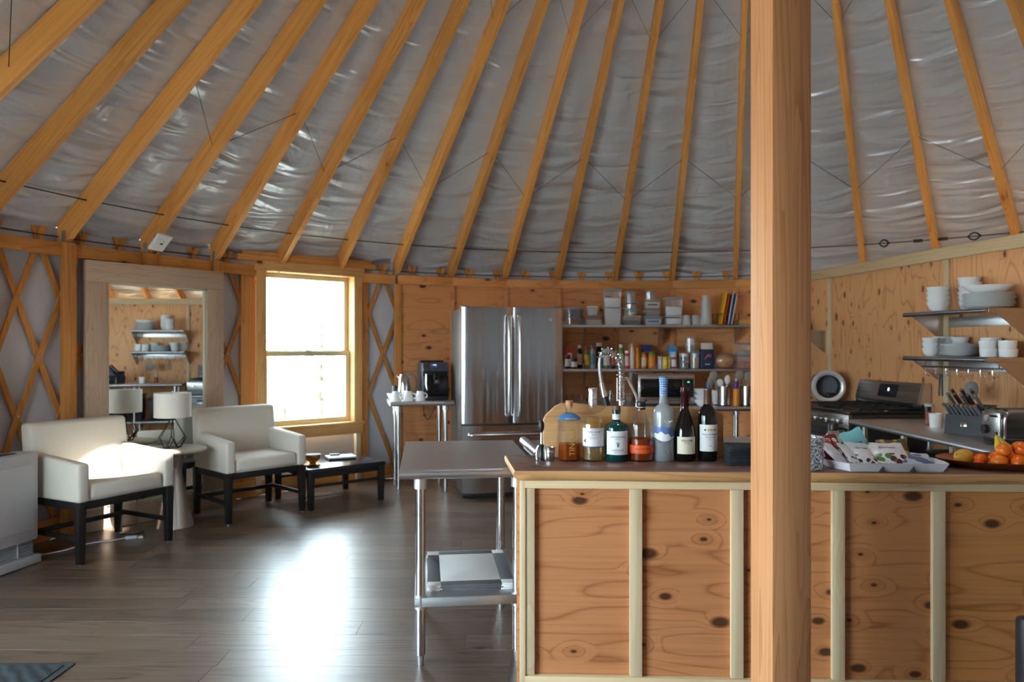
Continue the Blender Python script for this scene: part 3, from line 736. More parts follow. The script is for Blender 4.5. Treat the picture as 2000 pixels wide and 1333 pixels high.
for a in (-.5,.55): sphere('label_tree', .005, flat('label_green', 74,110,60) if 'label_green' not in bpy.data.materials else bpy.data.materials['label_green'], t, (.0390*math.sin(a), -.0390*math.cos(a), .125), (1,.2,.9), (0,0,a), 8)
text('Chateau Ste Michelle', .0076, dk, t, (0,0,.108), wrap=.0396); text('CABERNET SAUVIGNON', .0036, dk, t, (0,0,.096), wrap=.0396); text('2019', .0036, dk, t, (0,0,.088), wrap=.0396)
tube('label_mark', [(.0394*math.sin(-.1+.03*k), -.0394*math.cos(-.1+.03*k), .062+.0025*math.sin(k*1.5)) for k in range(9)], .0005, dk, t, 4)
rings([(.0153,.224),(.0158,.226),(.0155,.275),(.0162,.276),(.0160,.287),(0,.2875)], plain('foil_bronze', srgb(120,88,70), .35, .6), t, 'foil_capsule')
# board leaning behind the bottles
bo = [(-.0,.0),(-.0,.155),(.01,.175),(.05,.212),(.075,.224),(.13,.224),(.25,.212),(.45,.207),(.55,.209),(.62,.204),(.68,.192),(.72,.190),(.738,.182),(.742,.165),(.742,0)]
o = prism('serving_board', bo, 0, .026, boardw, None, 'y', (.128, 3.048, ST), (R_(-2.0),0,0))
tag(o, 'large live-edge wooden board standing on edge behind the bottles', 'board')
bv = o.modifiers.new('bevel', 'BEVEL'); bv.width = .004; bv.segments = 2
# corkscrew and jigger
t = thing('corkscrew', 'winged corkscrew standing upright beside the steel jigger', 'corkscrew', (.118, 2.97, ST))
lathe('bell', [(0,0),(.014,0),(.014,.006),(.011,.010),(.009,.05),(.012,.058),(.007,.066),(0,.066)], blackp, t, seg=16, closed=False)
for s in (-1,1): tube('wing', [(s*.010,0,.060),(s*.017,0,.045),(s*.019,0,.020),(s*.016,0,.004)], [.0045,.005,.0055,.006], chrome, t, 8)
cyl('shaft', .005, .066, .112, chrome, t); sphere('handle', .0115, blackp, t, (0,0,.138), (1,1,2.2))
t = thing('jigger', 'small ribbed steel jigger cup next to the whiskey bottle', 'jigger', (.153, 2.965, ST))
lathe('cup', [(0,0),(.015,0),(.016,.002),(.0185,.03),(.0185,.032),(.0192,.034),(.0185,.036),(.0195,.048),(.0215,.055),(.0195,.055),(.0175,.046),(.015,.004),(0,.004)], stlZ, t, seg=24, closed=False)
# napkins
t = thing('napkin_stack', 'thick stack of black paper napkins beside the wine bottles', 'napkins', (.905, 2.905, ST), R_(-6))
nap = plain('black_napkin', srgb(32,36,40), .9, bump=.3, bscale=200)
for k in range(9):
    hexa('napkin', [(-.066,-.066,.008*k), (.066,-.066,.008*k), (.066,.066,.008*k), (-.066,.066,.008*k)], [(-.065+.002*math.sin(k*2), -.064, .0075+.008*k+.002*math.sin(k)), (.066,-.065,.0075+.008*k), (.065,.066,.0075+.008*k), (-.066,.065,.0075+.008*k+.001)], nap, t, .0025, 1)

# ------------------------------------------------------------------ steel prep table by the bar
def steel_table(name, label, loc, rz, Wd, D, H, legs, shelf=None, thick=.042, roll='x', group=None, lr=.0205, feet=True, backs=None):
    """local: x width from 0 to Wd, y depth from 0 (front) to D"""
    t = thing(name, label, 'table', loc, rz, group)
    n = 8; prof = []
    for i in range(n+1):
        a = math.pi/2+math.pi*i/n; prof.append((.021+.021*math.cos(a), H-.021+.021*math.sin(a)))
    prof += [(D, H-.042), (D, H)]
    top = prism('top', prof, 0, Wd, stl, t, 'x', smooth=40)
    for x_ in (.0, Wd): cyl('end_cap', .021, -.002, .002, stl, t, (x_, .021, H-.021), (0, R_(90), 0), 16)
    for lx, ly in legs:
        l = cyl('leg', lr, .045, H-.043, stlZ, t, (lx, ly, 0), seg=18)
        cyl('foot', lr*.62, 0, .05, galv, l, r2=lr*.8, seg=14)
        cyl('gusset', lr*1.35, H-.085, H-.043, galv, l, seg=18)
    if shelf:
        x0, x1, y0, y1, z = shelf
        box('undershelf', (x1-x0, y1-y0, .006), ((x0+x1)/2, (y0+y1)/2, z-.003), galv, t, .001)
        for nm, sz, lc in (('shelf_lip', (x1-x0, .004, .035), ((x0+x1)/2, y0+.002, z-.0205)), ('shelf_lip', (x1-x0, .004, .035), ((x0+x1)/2, y1-.002, z-.0205)),
                           ('shelf_lip', (.004, y1-y0, .035), (x0+.002, (y0+y1)/2, z-.0205)), ('shelf_lip', (.004, y1-y0, .035), (x1-.002, (y0+y1)/2, z-.0205))):
            box(nm, sz, lc, galv, t, .001)
        for lx, ly in legs: cyl('collar', lr*1.25, z-.05, z+.006, galv, t, (lx, ly, 0), seg=18)
    if backs: box('backsplash', (Wd, .012, backs), (Wd/2, D-.006, H+backs/2), stl, t, .002)
    return t
pr = steel_table('prep_table', 'stainless steel prep table with galvanised undershelf left of the bar', (-.458, 3.02, 0), .1153, .57, .92, .818,
    [(.085,.05),(.49,.05),(.085,.70),(.485,.70)], (.06,.515,.025,.725,.285))
pr_m = Matrix.Translation((-.458,3.02,0)) @ Matrix.Rotation(.1153, 4, 'Z')
def onprep(x, y, z): v = pr_m @ Vector((x,y,z)); return (v.x, v.y, v.z)
# placemats on the undershelf
gm = flat('placemat_grey', 92,92,94,.8); wm = flat('placemat_white', 222,222,220,.8)
for k in range(4):
    t = thing('placemat', 'grey and white chequered-border placemat, %s of the stack on the undershelf' % ('bottom','second','third','topmost')[k], 'placemat', onprep(.30, .36, .2852+.0065*k), .1153+R_((-1,1.2,-.6,0)[k]), 'placemats on the undershelf')
    hw, hd, bdr, th = .185, .26, .055, .006
    box('centre', (2*(hw-bdr), 2*(hd-bdr), th), (0,0,th/2), wm, t, .001)
    for s in (-1,1):
        box('border', (bdr, 2*(hd-bdr), th), (s*(hw-bdr/2), 0, th/2), gm, t, .001); box('border', (2*(hw-bdr), bdr, th), (0, s*(hd-bdr/2), th/2), gm, t, .001)
        for q in (-1,1): box('corner', (bdr, bdr, th), (s*(hw-bdr/2), q*(hd-bdr/2), th/2), wm, t, .001)

# ------------------------------------------------------------------ sink unit behind the bar and its spring faucet
t = steel_table('sink_unit', 'stainless sink unit behind the bar', (.135, 3.58, 0), .13, 1.5, .55, .80, [(.06,.06),(1.44,.06),(.06,.49),(1.44,.49)])
for nm, sz, lc in (('basin', (.46,.38,.006), (.75,.28,.53)), ('basin_wall', (.46,.006,.24), (.75,.09,.65)), ('basin_wall', (.46,.006,.24), (.75,.47,.65)), ('basin_wall', (.006,.38,.24), (.52,.28,.65)), ('basin_wall', (.006,.38,.24), (.98,.28,.65))):
    box(nm, sz, lc, stl, t, .001)
cyl('side_roll', .024, 0, .52, stl, t, (.0, .02, .80), (R_(-90),0,0), 16)
t = thing('faucet', 'tall chrome spring-neck kitchen faucet rising behind the wooden board', 'faucet', (.60, 4.10, .80))
cyl('base', .028, 0, .05, chrome, t, bev=.004); cyl('riser', .009, .05, .36, chrome, t)
hose = smoothpath([(0,0,.36),(-.003,0,.41),(-.018,0,.455),(-.045,0,.487),(-.080,0,.498),(-.106,0,.478),(-.115,0,.43),(-.113,0,.38),(-.107,0,.33),(-.100,0,.305)], 6)
tube('hose', hose, .0095, plain('hose_grey', srgb(160,164,166), .35, .5), t, 10)
L = [0]
for a, b_ in zip(hose, hose[1:]): L.append(L[-1]+(b_-a).length)
def at_len(s):
    for i in range(len(L)-1):
        if L[i+1] >= s: 
            f = (s-L[i])/max(1e-6, L[i+1]-L[i]); return hose[i].lerp(hose[i+1], f), (hose[i+1]-hose[i]).normalized()
    return hose[-1], (hose[-1]-hose[-2]).normalized()
pts = []
for k in range(12*12+1):
    s = k/(12*12); p, d = at_len(s*.235); a = 2*math.pi*s*12; u = Vector((0,1,0)); v = d.cross(u).normalized()
    pts.append(p+(u*math.cos(a)+v*math.sin(a))*.020)
tube('spring', pts, .0034, chrome, t, 6)
tube('lower_spring', [(.021*math.cos(2*math.pi*k/10), .021*math.sin(2*math.pi*k/10), .22+.13*k/160) for k in range(161)], .003, chrome, t, 6)
tube('spring', [(.020*math.cos(2*math.pi*k/12), .020*math.sin(2*math.pi*k/12), .345+.10*k/36-.085) for k in range(37)], .0028, chrome, t, 6)
tube('spray_head', [(-.105,0,.32),(-.098,0,.285),(-.088,0,.245)], [.015,.017,.018], chrome, t, 12)
tube('spray_grip', [(-.088,0,.245),(-.072,0,.19),(-.060,0,.14)], [.018,.020,.021], blackp, t, 12)
tube('support_arm', smoothpath([(.012,0,.335),(.035,0,.345),(.055,0,.31),(.08,0,.26),(.092,0,.215),(.09,0,.19)], 4), .009, chrome, t, 10)
# ------------------------------------------------------------------ tray of snacks, glitter vase, carafe, fruit on the bar
t = thing('snack_tray', 'white faceted serving tray full of snack packets on the bar', 'tray', (1.180, 2.71, ST), BA)
pl = flat('tray_white', 226,224,230,.35)
xs0, xs1, yb = .0, .400, .30
low = [(.055,.0),(.385,.0),(.395,.06),(.395,.24),(.385,.28),(.055,.28),(.02,.24),(.02,.09)]
hi = [(.045,-.012),(.402,-.012),(.418,.05),(.418,.26),(.402,.30),(.045,.30),(-.005,.26),(-.005,.08)]
n = len(low); vs = [(x,y,0) for x,y in low]+[(x,y,.032) for x,y in hi]+[(x*.985+.003,y*.985+.002,.032) for x,y in hi]+[(x*.985+.003,y*.985+.002,.004) for x,y in low]
fs = [tuple(range(n))[::-1], tuple(range(3*n,4*n))]
for k in range(3): fs += [(k*n+i, k*n+(i+1) % n, (k+1)*n+(i+1) % n, (k+1)*n+i) for i in range(n)]
link('tray_body', mesh(vs, fs, pl), t)
for x_ in (.165,.275): prism('notch_shade', [(x_-.012,.0),(x_+.012,.0),(x_+.002,.022)], -.0105, -.0005, flat('tray_shade', 90,88,92,.6) if 'tray_shade' not in bpy.data.materials else bpy.data.materials['tray_shade'], t)  # dark wedges, their colour standing for the shade in the tray gaps
def pouch_me(w_, h_, th, mat):
    nx, nz = 8, 10; vs, fs = [], []
    for side in (-1, 1):
        for j in range(nz+1):
            for i in range(nx+1):
                u, v = i/nx, j/nz; e = (math.sin(math.pi*u)**.6)*(max(0, math.sin(math.pi*min(1, max(0, (v-.08)/.84))))**.7)
                vs.append((w_*(u-.5), side*(th/2*e+.0004), h_*v+.003*math.sin(u*9)*((v > .9) or (v < .1))))
    N = (nx+1)*(nz+1)
    for s in (0, 1):
        for j in range(nz):
            for i in range(nx):
                a = s*N+j*(nx+1)+i; fs.append((a, a+1, a+nx+2, a+nx+1))
    rim = [i for i in range(nx+1)]+[(j+1)*(nx+1)+nx for j in range(nz)]+[nz*(nx+1)+i for i in range(nx-1,-1,-1)]+[j*(nx+1) for j in range(nz-1,0,-1)]
    for a, b_ in zip(rim, rim[1:]+rim[:1]): fs.append((a, b_, b_+N, a+N))
    return mesh(vs, fs, mat, 60)
def printed(name, base, spots, scale=60, thr=.62, zlim=None):
    m, nt, b = new_mat(name); tc = nd(nt, 'ShaderNodeTexCoord')
    vo = nd(nt, 'ShaderNodeTexVoronoi', {'Vector': tc.outputs['Object'], 'Scale': float(scale)})
    sp = nd(nt, 'ShaderNodeSeparateXYZ', {0: tc.outputs['Object']})
    c = c4(srgb(*base)); last = None
    kc = nd(nt, 'ShaderNodeSeparateColor', {0: vo.outputs['Color']})
    for i, s in enumerate(spots):
        f = math_(nt, 'MULTIPLY', math_(nt, 'GREATER_THAN', kc.outputs[i % 3], thr), math_(nt, 'LESS_THAN', sp.outputs[2], zlim if zlim else 9.0))
        f = math_(nt, 'MULTIPLY', f, math_(nt, 'LESS_THAN', vo.outputs['Distance'], .55))
        last = nd(nt, 'ShaderNodeMix', {0: f, 6: last if last else c, 7: c4(srgb(*s))}, data_type='RGBA').outputs[2]
    nt.links.new(last, b.inputs['Base Color']); b.inputs['Roughness'].default_value = .32
    return m
packs = [  # x, y, z, w, h, thick, tilt back, yaw, roll, material, name, label
 (.055,.225,.012,.13,.115,.022,40,14,0, printed('pack_red',(128,34,38),[(220,60,54),(230,226,220)],45,.8), 'dark red snack packet at the back of the tray'),
 (.072,.140,.008,.060,.150,.020,62,26,8, printed('pack_white_a',(226,226,230),[(206,206,212)],70,.8), 'plain white snack stick wrapper leaning at the left of the tray'),
 (.108,.120,.008,.045,.135,.016,60,20,14, printed('pack_white_b',(222,222,226),[(70,70,84),(176,160,60)],90,.78,.05), 'slim white wrapper with dark print next to the plain one'),
 (.160,.140,.008,.085,.130,.026,58,10,6, printed('pack_almond',(232,230,230),[(186,124,70),(60,58,66)],55,.7,.05), 'white packet with tan nut print in the middle of the tray'),
 (.185,.235,.012,.085,.125,.020,20,-14,-24, printed('pack_aqua',(120,178,180),[(60,110,116),(168,120,80)],50,.72,.07), 'pale aqua packet standing up at the back of the tray'),
 (.205,.215,.012,.095,.085,.018,46,6,0, printed('pack_green',(64,120,44),[(214,180,40),(40,86,30)],60,.7), 'small bright green packet behind the white ones'),
 (.255,.150,.008,.135,.125,.028,58,-4,0, printed('pack_berry',(236,232,232),[(150,96,50),(96,36,52),(90,140,60)],42,.5,.05), 'large white trail-mix packet with berry-red script on the tray'),
 (.310,.240,.012,.110,.110,.022,52,-16,-6, printed('pack_olive',(66,84,38),[(226,150,40),(190,168,60),(110,60,30)],50,.6), 'olive green packet with orange fruit print at the right rear'),
 (.340,.120,.008,.110,.100,.016,72,-12,-4, printed('pack_blue',(208,212,220),[(82,102,140),(82,102,140)],28,.45), 'white packet with slate blue band lying flat at the right of the tray'),
]
for x_, y_, z_, w_, h_, th, tb, yw, rl, mt, lab in packs:
    p = BP(0,0); o = link('snack_packet', pouch_me(w_, h_, th, mt), None)
    M = Matrix.Translation((1.180,2.71,ST)) @ Matrix.Rotation(BA,4,'Z') @ Matrix.Translation((x_, y_-.05, z_+.004)) @ Matrix.Rotation(R_(yw),4,'Z') @ Matrix.Rotation(R_(-tb),4,'X') @ Matrix.Rotation(R_(rl),4,'Y')
    o.location = M.to_translation(); o.rotation_euler = M.to_euler(); tag(o, lab, 'packet', 'snack packets in the tray')
    if 'berry-red' in lab:
        link('lettering', text_me('Elizabeth', .017, flat('berry_ink', 150,40,70)), o, (0,-.0125,.083)); link('lettering', text_me('Mix', .011, flat('blue_ink', 80,80,140)), o, (.02,-.0125,.064))
    if 'tan nut' in lab: link('lettering', text_me('Almonds', .0125, ink), o, (0,-.0120,.082))
    if 'dark red' in lab: link('lettering', text_me('DOTS', .020, papw), o, (0,-.0100,.085))
m, nt, b = new_mat('silver_glitter')
tc = nd(nt, 'ShaderNodeTexCoord'); vo = nd(nt, 'ShaderNodeTexVoronoi', {'Vector': tc.outputs['Object'], 'Scale': 210.0})
kc = nd(nt, 'ShaderNodeSeparateColor', {0: vo.outputs['Color']})
nt.links.new(nd(nt, 'ShaderNodeMix', {0: kc.outputs[0], 6: (.05,.05,.055,1), 7: (.95,.95,.97,1)}, data_type='RGBA').outputs[2], b.inputs['Base Color']); b.inputs['Metallic'].default_value = .8
nt.links.new(nd(nt, 'ShaderNodeMapRange', {0: kc.outputs[1], 3: .1, 4: .6}).outputs[0], b.inputs['Roughness'])
nm = nd(nt, 'ShaderNodeBump', {'Height': kc.outputs[2], 'Strength': 1.0, 'Distance': .003}); nt.links.new(nm.outputs[0], b.inputs['Normal'])
t = thing('glitter_cup', 'silver glitter tumbler half hidden behind the timber post', 'cup', (1.105, 2.765, ST))
lathe('tumbler', [(0,0),(.046,0),(.050,.004),(.054,.118),(.054,.121),(.050,.121),(.046,.008),(0,.008)], m, t, seg=32, closed=False)
t = thing('carafe', 'small steel and black insulated carafe standing behind the snack tray', 'carafe', (1.322, 3.055, ST))
lathe('body', [(0,0),(.030,0),(.032,.004),(.032,.085),(.024,.105),(.020,.112),(0,.112)], stlZ, t, seg=24, closed=False); cyl('lid', .021, .112, .140, blackp, t, bev=.004)
tube('handle', [(.024,0,.12),(.052,0,.115),(.056,0,.07),(.05,0,.03),(.032,0,.02)], .006, blackp, t, 8)

cop = plain('copper_platter', srgb(150,86,52), .3, .85)
t = thing('fruit_platter', 'oval copper platter of fruit on the bar', 'platter', (1.905, 2.835, ST), BA)
pm = lathe_me([(0,.004),(.20,.004),(.235,.012),(.262,.028),(.270,.030),(.266,.024),(.238,.006),(.2,0),(0,0)], cop, 48, False)
for v in pm.vertices: v.co.y *= .62
link('dish', pm, t)
orm = []
for k, c in enumerate(((236,104,14),(230,84,12),(238,120,22))): 
    orm.append(plain('citrus_orange_%d' % k, srgb(*c), .3, bump=.18, bscale=160))
leafm = flat('stem_green', 70,86,40)
def orange(px, py, pz, r, lab, k=0, el=1.0):
    o = thing('orange', lab, 'orange', (px, py, pz), k*1.3, 'oranges on the copper platter')
    sphere('peel', r, orm[k % 3], o, (0,0,0), (el,1,.93), (0, R_(8*k), 0), 20)
    sphere('stem_scar', r*.12, leafm, o, (math.cos(k)*r*.35, math.sin(k*2)*r*.3, r*.83), (1,1,.3), seg=8)
def pix(u, v, Y): return ((u-1000)/1450*Y, Y, 1.32-(v-678)/1450*Y)
Z0 = ST+.013
fr = [ # X, Y, Z, r, label
 (1.770,2.805,.025,'orange at the left front, touching the mango',.98),(1.740,2.765,.017,'smallest orange, at the left tip of the pile',1.0),
 (1.800,2.745,.027,'front orange left of centre on the platter',1.15),(1.862,2.725,.028,'large oval front orange in the middle',1.2),
 (1.925,2.735,.026,'front orange under the gap on the right',1.0),(1.985,2.77,.027,'front orange at the right edge of the photo',1.0),
 (1.835,2.815,.028,'orange in the second row near the bananas',1.1),(1.900,2.80,.027,'tilted orange in the second row',1.0),(1.96,2.83,.027,'second-row orange at the right',1.1),(2.02,2.84,.027,'rearmost orange at the right edge',1.0)]
for k, (X, Y, r, lab, el) in enumerate(fr): orange(X, Y, ST+.005+r*.95, r, lab, k, el)
for k, (X, Y, r, lab) in enumerate([(1.832,2.765,.027,'orange on top of the pile, left'),(1.893,2.76,.029,'orange on top of the pile, centre'),(1.955,2.785,.027,'orange on top of the pile, right')]): orange(X, Y, ST+.008+r*2.35, r, lab, k+20, 1.15)
o = thing('mango', 'yellow mango with a reddish blush at the left of the oranges', 'mango', (1.722, 2.83, ST+.036), .3)
sphere('skin', .031, plain('mango_skin', srgb(226,164,60), .4, var=.35, bscale=14), o, (0,0,0), (1.25,1,.98)); sphere('stem_scar', .004, leafm, o, (-.034,0,.008), seg=8)
ban = plain('banana_skin', srgb(222,190,50), .5, var=.12, bscale=30); bt = flat('banana_tip', 70,60,30)
for k, (dx, rz) in enumerate(((-.03, 2.2), (.0, 1.75), (.03, 1.2))):
    o = thing('banana', ('left','middle','right')[k]+' banana of the small bunch behind the oranges', 'banana', (1.915, 2.935, ST+.030), rz-math.pi, 'bananas behind the oranges')
    pts = smoothpath([(.0,0,.075),(.012,0,.060),(.03,0,.04),(.06,0,.018),(.095,0,.006),(.12,0,.008)], 4); nn = len(pts)
    tube('peel', pts, [.004+.011*min(1, 2.2*i/nn)*(1 if i < nn*.8 else max(.35, 1-(i-nn*.8)/(nn*.25))) for i in range(nn)], ban, o, 8)
    sphere('tip', .005, bt, o, pts[-1], seg=8); tube('stem', [(.0,0,.075),(-.004,0,.088)], [.0045,.005], bt, o, 6)

# ------------------------------------------------------------------ black chair at the right edge
t = thing('black_chair', 'black chair whose back edge just enters the photo at lower right', 'chair', (1.60, 2.02, 0), .05)
box('backrest', (.46, .045, .30), (0, .0, .44), blackp, t, .015); box('seat', (.46, .44, .05), (0, -.25, .38), blackp, t, .015)
for sx_ in (-1,1):
    for yy in (-.44, .0): box('leg', (.03,.03,.36 if yy < -.1 else .30), (sx_*.2, yy, .18 if yy < -.1 else .15), blackp, t, .003)
# ------------------------------------------------------------------ armchairs
def armchair(label, loc, face):
    """local: x across, -y is the front, origin on the floor under the middle"""
    t = thing('armchair', label, 'armchair', loc, math.atan2(face[0], -face[1]), 'cream armchairs by the mirror')
    w_, d, zb_ = .335, .285, .375
    box('seat', (2*w_-.16, 2*d-.10, .10), (0, -.045, zb_+.055), fabric, t, .028, seg=3)
    box('seat_base', (2*w_-.02, 2*d-.04, .045), (0, 0, zb_+.024), fabric, t, .008)
    hexa('backrest', [(-w_+.004,d-.14,zb_+.045),(w_-.004,d-.14,zb_+.045),(w_-.004,d,zb_+.045),(-w_+.004,d,zb_+.045)],
         [(-w_+.004,d-.075,.835),(w_-.004,d-.075,.835),(w_-.004,d+.035,.835),(-w_+.004,d+.035,.835)], fabric, t, .024, 3)
    for s in (-1, 1):
        a, b_ = s*(w_-.075), s*w_
        x0_, x1_ = min(a,b_), max(a,b_)
        hexa('armrest', [(x0_,-d,zb_+.002),(x1_,-d,zb_+.002),(x1_,d-.10,zb_+.002),(x0_,d-.10,zb_+.002)],
             [(x0_,-d,.612),(x1_,-d,.612),(x1_,d-.06,.652),(x0_,d-.06,.652)], fabric, t, .018, 3)
    for nm, sz, lc in (('apron', (2*w_-.05,.03,.045), (0,-d+.03,zb_-.022)), ('apron', (2*w_-.05,.03,.045), (0,d-.03,zb_-.022)), ('apron', (.03,2*d-.08,.045), (-w_+.03,0,zb_-.022)), ('apron', (.03,2*d-.08,.045), (w_-.03,0,zb_-.022))):
        box(nm, sz, lc, blackw, t, .003)
    for sx_ in (-1,1):
        for sy in (-1,1):
            x_, y_ = sx_*(w_-.028), sy*(d-.028); q = .027; p = .019
            l = hexa('leg', [(x_-p,y_-p+.006*sy,.006),(x_+p,y_-p+.006*sy,.006),(x_+p,y_+p+.006*sy,.006),(x_-p,y_+p+.006*sy,.006)], [(x_-q,y_-q,zb_-.001),(x_+q,y_-q,zb_-.001),(x_+q,y_+q,zb_-.001),(x_-q,y_+q,zb_-.001)], blackw, t, .003)
            cyl('glide', .011, 0, .007, zinc, l, (x_,y_+.006*sy,0), seg=10)
        box('stretcher', (.022,2*d-.09,.03), (sx_*(w_-.028),0,.155), blackw, t, .003)
    box('stretcher', (2*w_-.075,.022,.03), (0,d-.10,.155), blackw, t, .003)
    return t
armchair('cream armchair beside the white heater, sunlight on its seat', (-2.70, 4.875, 0), (.89,-.456))
armchair('cream armchair between the round side table and the low black table', (-2.085, 5.905, 0), (.735,-.68))
# ------------------------------------------------------------------ side table, lamp
t = thing('side_table', 'round side table with a pale top and flared hammered silver base', 'table', (-2.475, 5.45, 0))
lathe('pedestal', [(0,0),(.128,0),(.130,.006),(.105,.12),(.078,.26),(.058,.36),(.053,.41),(.060,.46),(.085,.52),(.10,.551),(0,.551)], silver, t, seg=24, closed=False, smooth=20)
lathe('table_top', [(0,.551),(.205,.551),(.218,.557),(.222,.566),(.218,.576),(.205,.581),(0,.581)], plain('silver_top', srgb(196,192,178), .35, .35), t, seg=48, closed=False)
lx, ly, lz = -2.487, 5.44, .581
t = thing('table_lamp', 'white drum-shade table lamp on a faceted black wire base', 'lamp', (lx, ly, lz))
wire = plain('lamp_wire', srgb(40,42,44), .35, .7); N = 6
tops = [(.014*math.cos(2*math.pi*k/N), .014*math.sin(2*math.pi*k/N), .215) for k in range(N)]
mids = [(.100*math.cos(2*math.pi*k/N), .100*math.sin(2*math.pi*k/N), .075) for k in range(N)]
bots = [(.058*math.cos(2*math.pi*(k+.5)/N), .058*math.sin(2*math.pi*(k+.5)/N), .0035) for k in range(N)]
base = link('wire_base', None, t)
for k in range(N):
    tube('wire', [tops[k], mids[k]], .0032, wire, base, 6); tube('wire', [mids[k], bots[k]], .0032, wire, base, 6); tube('wire', [mids[(k+1) % N], bots[k]], .0032, wire, base, 6); tube('wire', [bots[k], bots[(k+1) % N]], .0032, wire, base, 6)
cyl('socket', .015, .205, .250, wire, t); sphere('bulb', .026, plain('bulb_white', (.9,.9,.88), .3), t, (0,0,.285), (1,1,1.3))
shm = plain('lampshade_linen', srgb(240,240,238), .85)
n_ = shm.node_tree; bs = n_.nodes['Principled BSDF']; tl = nd(n_, 'ShaderNodeBsdfTranslucent', {0: c4(srgb(240,238,232))}); mx = nd(n_, 'ShaderNodeMixShader', {0: .45, 1: bs.outputs[0], 2: tl.outputs[0]}); n_.links.new(mx.outputs[0], n_.nodes['Material Output'].inputs[0])
lathe('shade', [(.124,.225),(.127,.225),(.127,.402),(.124,.402),(.124,.225)], shm, t, seg=40, closed=False)
for k in range(3): tube('spider', [(0,0,.392),(.125*math.cos(2.1*k), .125*math.sin(2.1*k), .396)], .002, zinc, t, 5)
cyl('finial', .004, .385, .416, zinc, t)
# lamp cord and the white power strip lead
o = tube('lamp_cord', smoothpath([(-2.62,5.385,.586),(-2.70,5.37,.583),(-2.712,5.365,.3),(-2.70,5.36,.02),(-2.62,5.28,.006),(-2.66,5.20,.006),(-2.74,5.22,.006),(-2.70,5.12,.006)], 6), .003, blackp, None, 6); tag(o, 'thin black lamp cord trailing to the floor behind the side table', 'cord')
t = thing('extension_lead', 'white extension lead lying on the floor under the left armchair', 'cord', (-2.65, 5.08, 0))
tube('cable', smoothpath([(-.36,-.42,.005),(-.25,-.30,.005),(-.18,-.12,.005),(-.04,-.03,.008),(.0,.0,.012)], 6), .0045, white, t, 6)
box('socket_block', (.075,.032,.024), (.037,.015,.0125), white, t, .006, (0,0,.35)); box('plug', (.035,.022,.018), (.09,.035,.0095), papw, t, .004, (0,0,.35))
# ------------------------------------------------------------------ mirror
MD = Vector((.5864, .8100)); ma = math.atan2(MD.y, MD.x)
t = thing('floor_mirror', 'tall floor mirror in a wide whitewashed wood frame leaning on the lattice wall', 'mirror', (-3.017, 5.258, 0), ma)
mw, mh, fw, dp = 1.085, 1.94, .150, .05
lean = R_(-.35)
hold = t
def mbox(nm, sz, lc, mat, bev=.004):
    return box(nm, sz, lc, mat, t, bev)
mbox('frame_top', (mw, dp, fw), (mw/2, dp/2, mh-fw/2), framew); mbox('frame_bottom', (mw, dp, fw), (mw/2, dp/2, fw/2), framew)
mbox('frame_side', (fw, dp, mh-2*fw), (fw/2, dp/2, mh/2), framewZ); mbox('frame_side', (fw, dp, mh-2*fw), (mw-fw/2, dp/2, mh/2), framewZ)
bvm = flat('mirror_bevel', 206,206,186,.4)
for nm, sz, lc in (('inner_bead', (.016,.024,mh-2*fw), (mw-fw-.008,.026,mh/2)), ('inner_bead', (.016,.024,mh-2*fw), (fw+.008,.026,mh/2)), ('inner_bead', (mw-2*fw,.024,.016), (mw/2,.026,fw+.008)), ('inner_bead', (mw-2*fw,.024,.016), (mw/2,.026,mh-fw-.008))): mbox(nm, sz, lc, bvm, .002)
mbox('mirror_glass', (mw-2*fw, .004, mh-2*fw), (mw/2, .030, mh/2), plain('mirror_silver', (.86,.89,.87), .005, 1.0), 0)
# ------------------------------------------------------------------ low black table with cup and books
CT = Vector((-1.585, 6.44)); ca = math.atan2(.656, .755)
t = thing('coffee_table', 'low square black coffee table under the window', 'table', (CT.x, CT.y, 0), ca)
box('table_top', (.71,.69,.028), (0,0,.321), plain('black_table_top', srgb(40,42,48), .22, coat=.3), t, .004)
for sx_ in (-1,1):
    for sy in (-1,1): 
        x_, y_ = sx_*.325, sy*.315; hexa('leg', [(x_-.02,y_-.02,0),(x_+.02,y_-.02,0),(x_+.02,y_+.02,0),(x_-.02,y_+.02,0)], [(x_-.026,y_-.026,.3065),(x_+.026,y_-.026,.3065),(x_+.026,y_+.026,.3065),(x_-.026,y_+.026,.3065)], blackw, t, .003)
    box('apron', (.60,.022,.05), (0, sx_*.315, .280), blackw, t, .002); box('apron', (.022,.58,.05), (sx_*.325, 0, .280), blackw, t, .002)
    box('stretcher', (.60,.02,.022), (0, sx_*.315, .19), blackw, t, .002)
cm = Matrix.Translation((CT.x, CT.y, .335)) @ Matrix.Rotation(ca,4,'Z')
def onct(x, y, z=0): v = cm @ Vector((x,y,z)); return tuple(v)
gc = plain('gold_glaze', srgb(196,150,84), .18, .75)
t = thing('cup', 'shiny gold footed cup on the low black table', 'cup', onct(-.235,-.165,.0065))
lathe('bowl', [(0,0),(.032,0),(.034,.004),(.026,.012),(.045,.030),(.062,.058),(.066,.088),(.064,.088),(.058,.06),(.04,.034),(0,.022)], gc, t, seg=32, closed=False)
lathe('liner', [(0,.0235),(.040,.0355),(.0575,.061),(.0635,.0875)], ceram, t, seg=32, closed=False); tube('handle', [(-.062,0,.07),(-.085,0,.075),(-.088,0,.05),(-.06,0,.042)], .005, gc, t, 8)
t = thing('saucer', 'gold-rimmed saucer beneath the gold cup', 'saucer', onct(-.235,-.165,0)); lathe('dish', [(0,0),(.04,0),(.072,.010),(.074,.012),(.07,.012),(.04,.006),(0,.006)], gc, t, seg=32, closed=False)
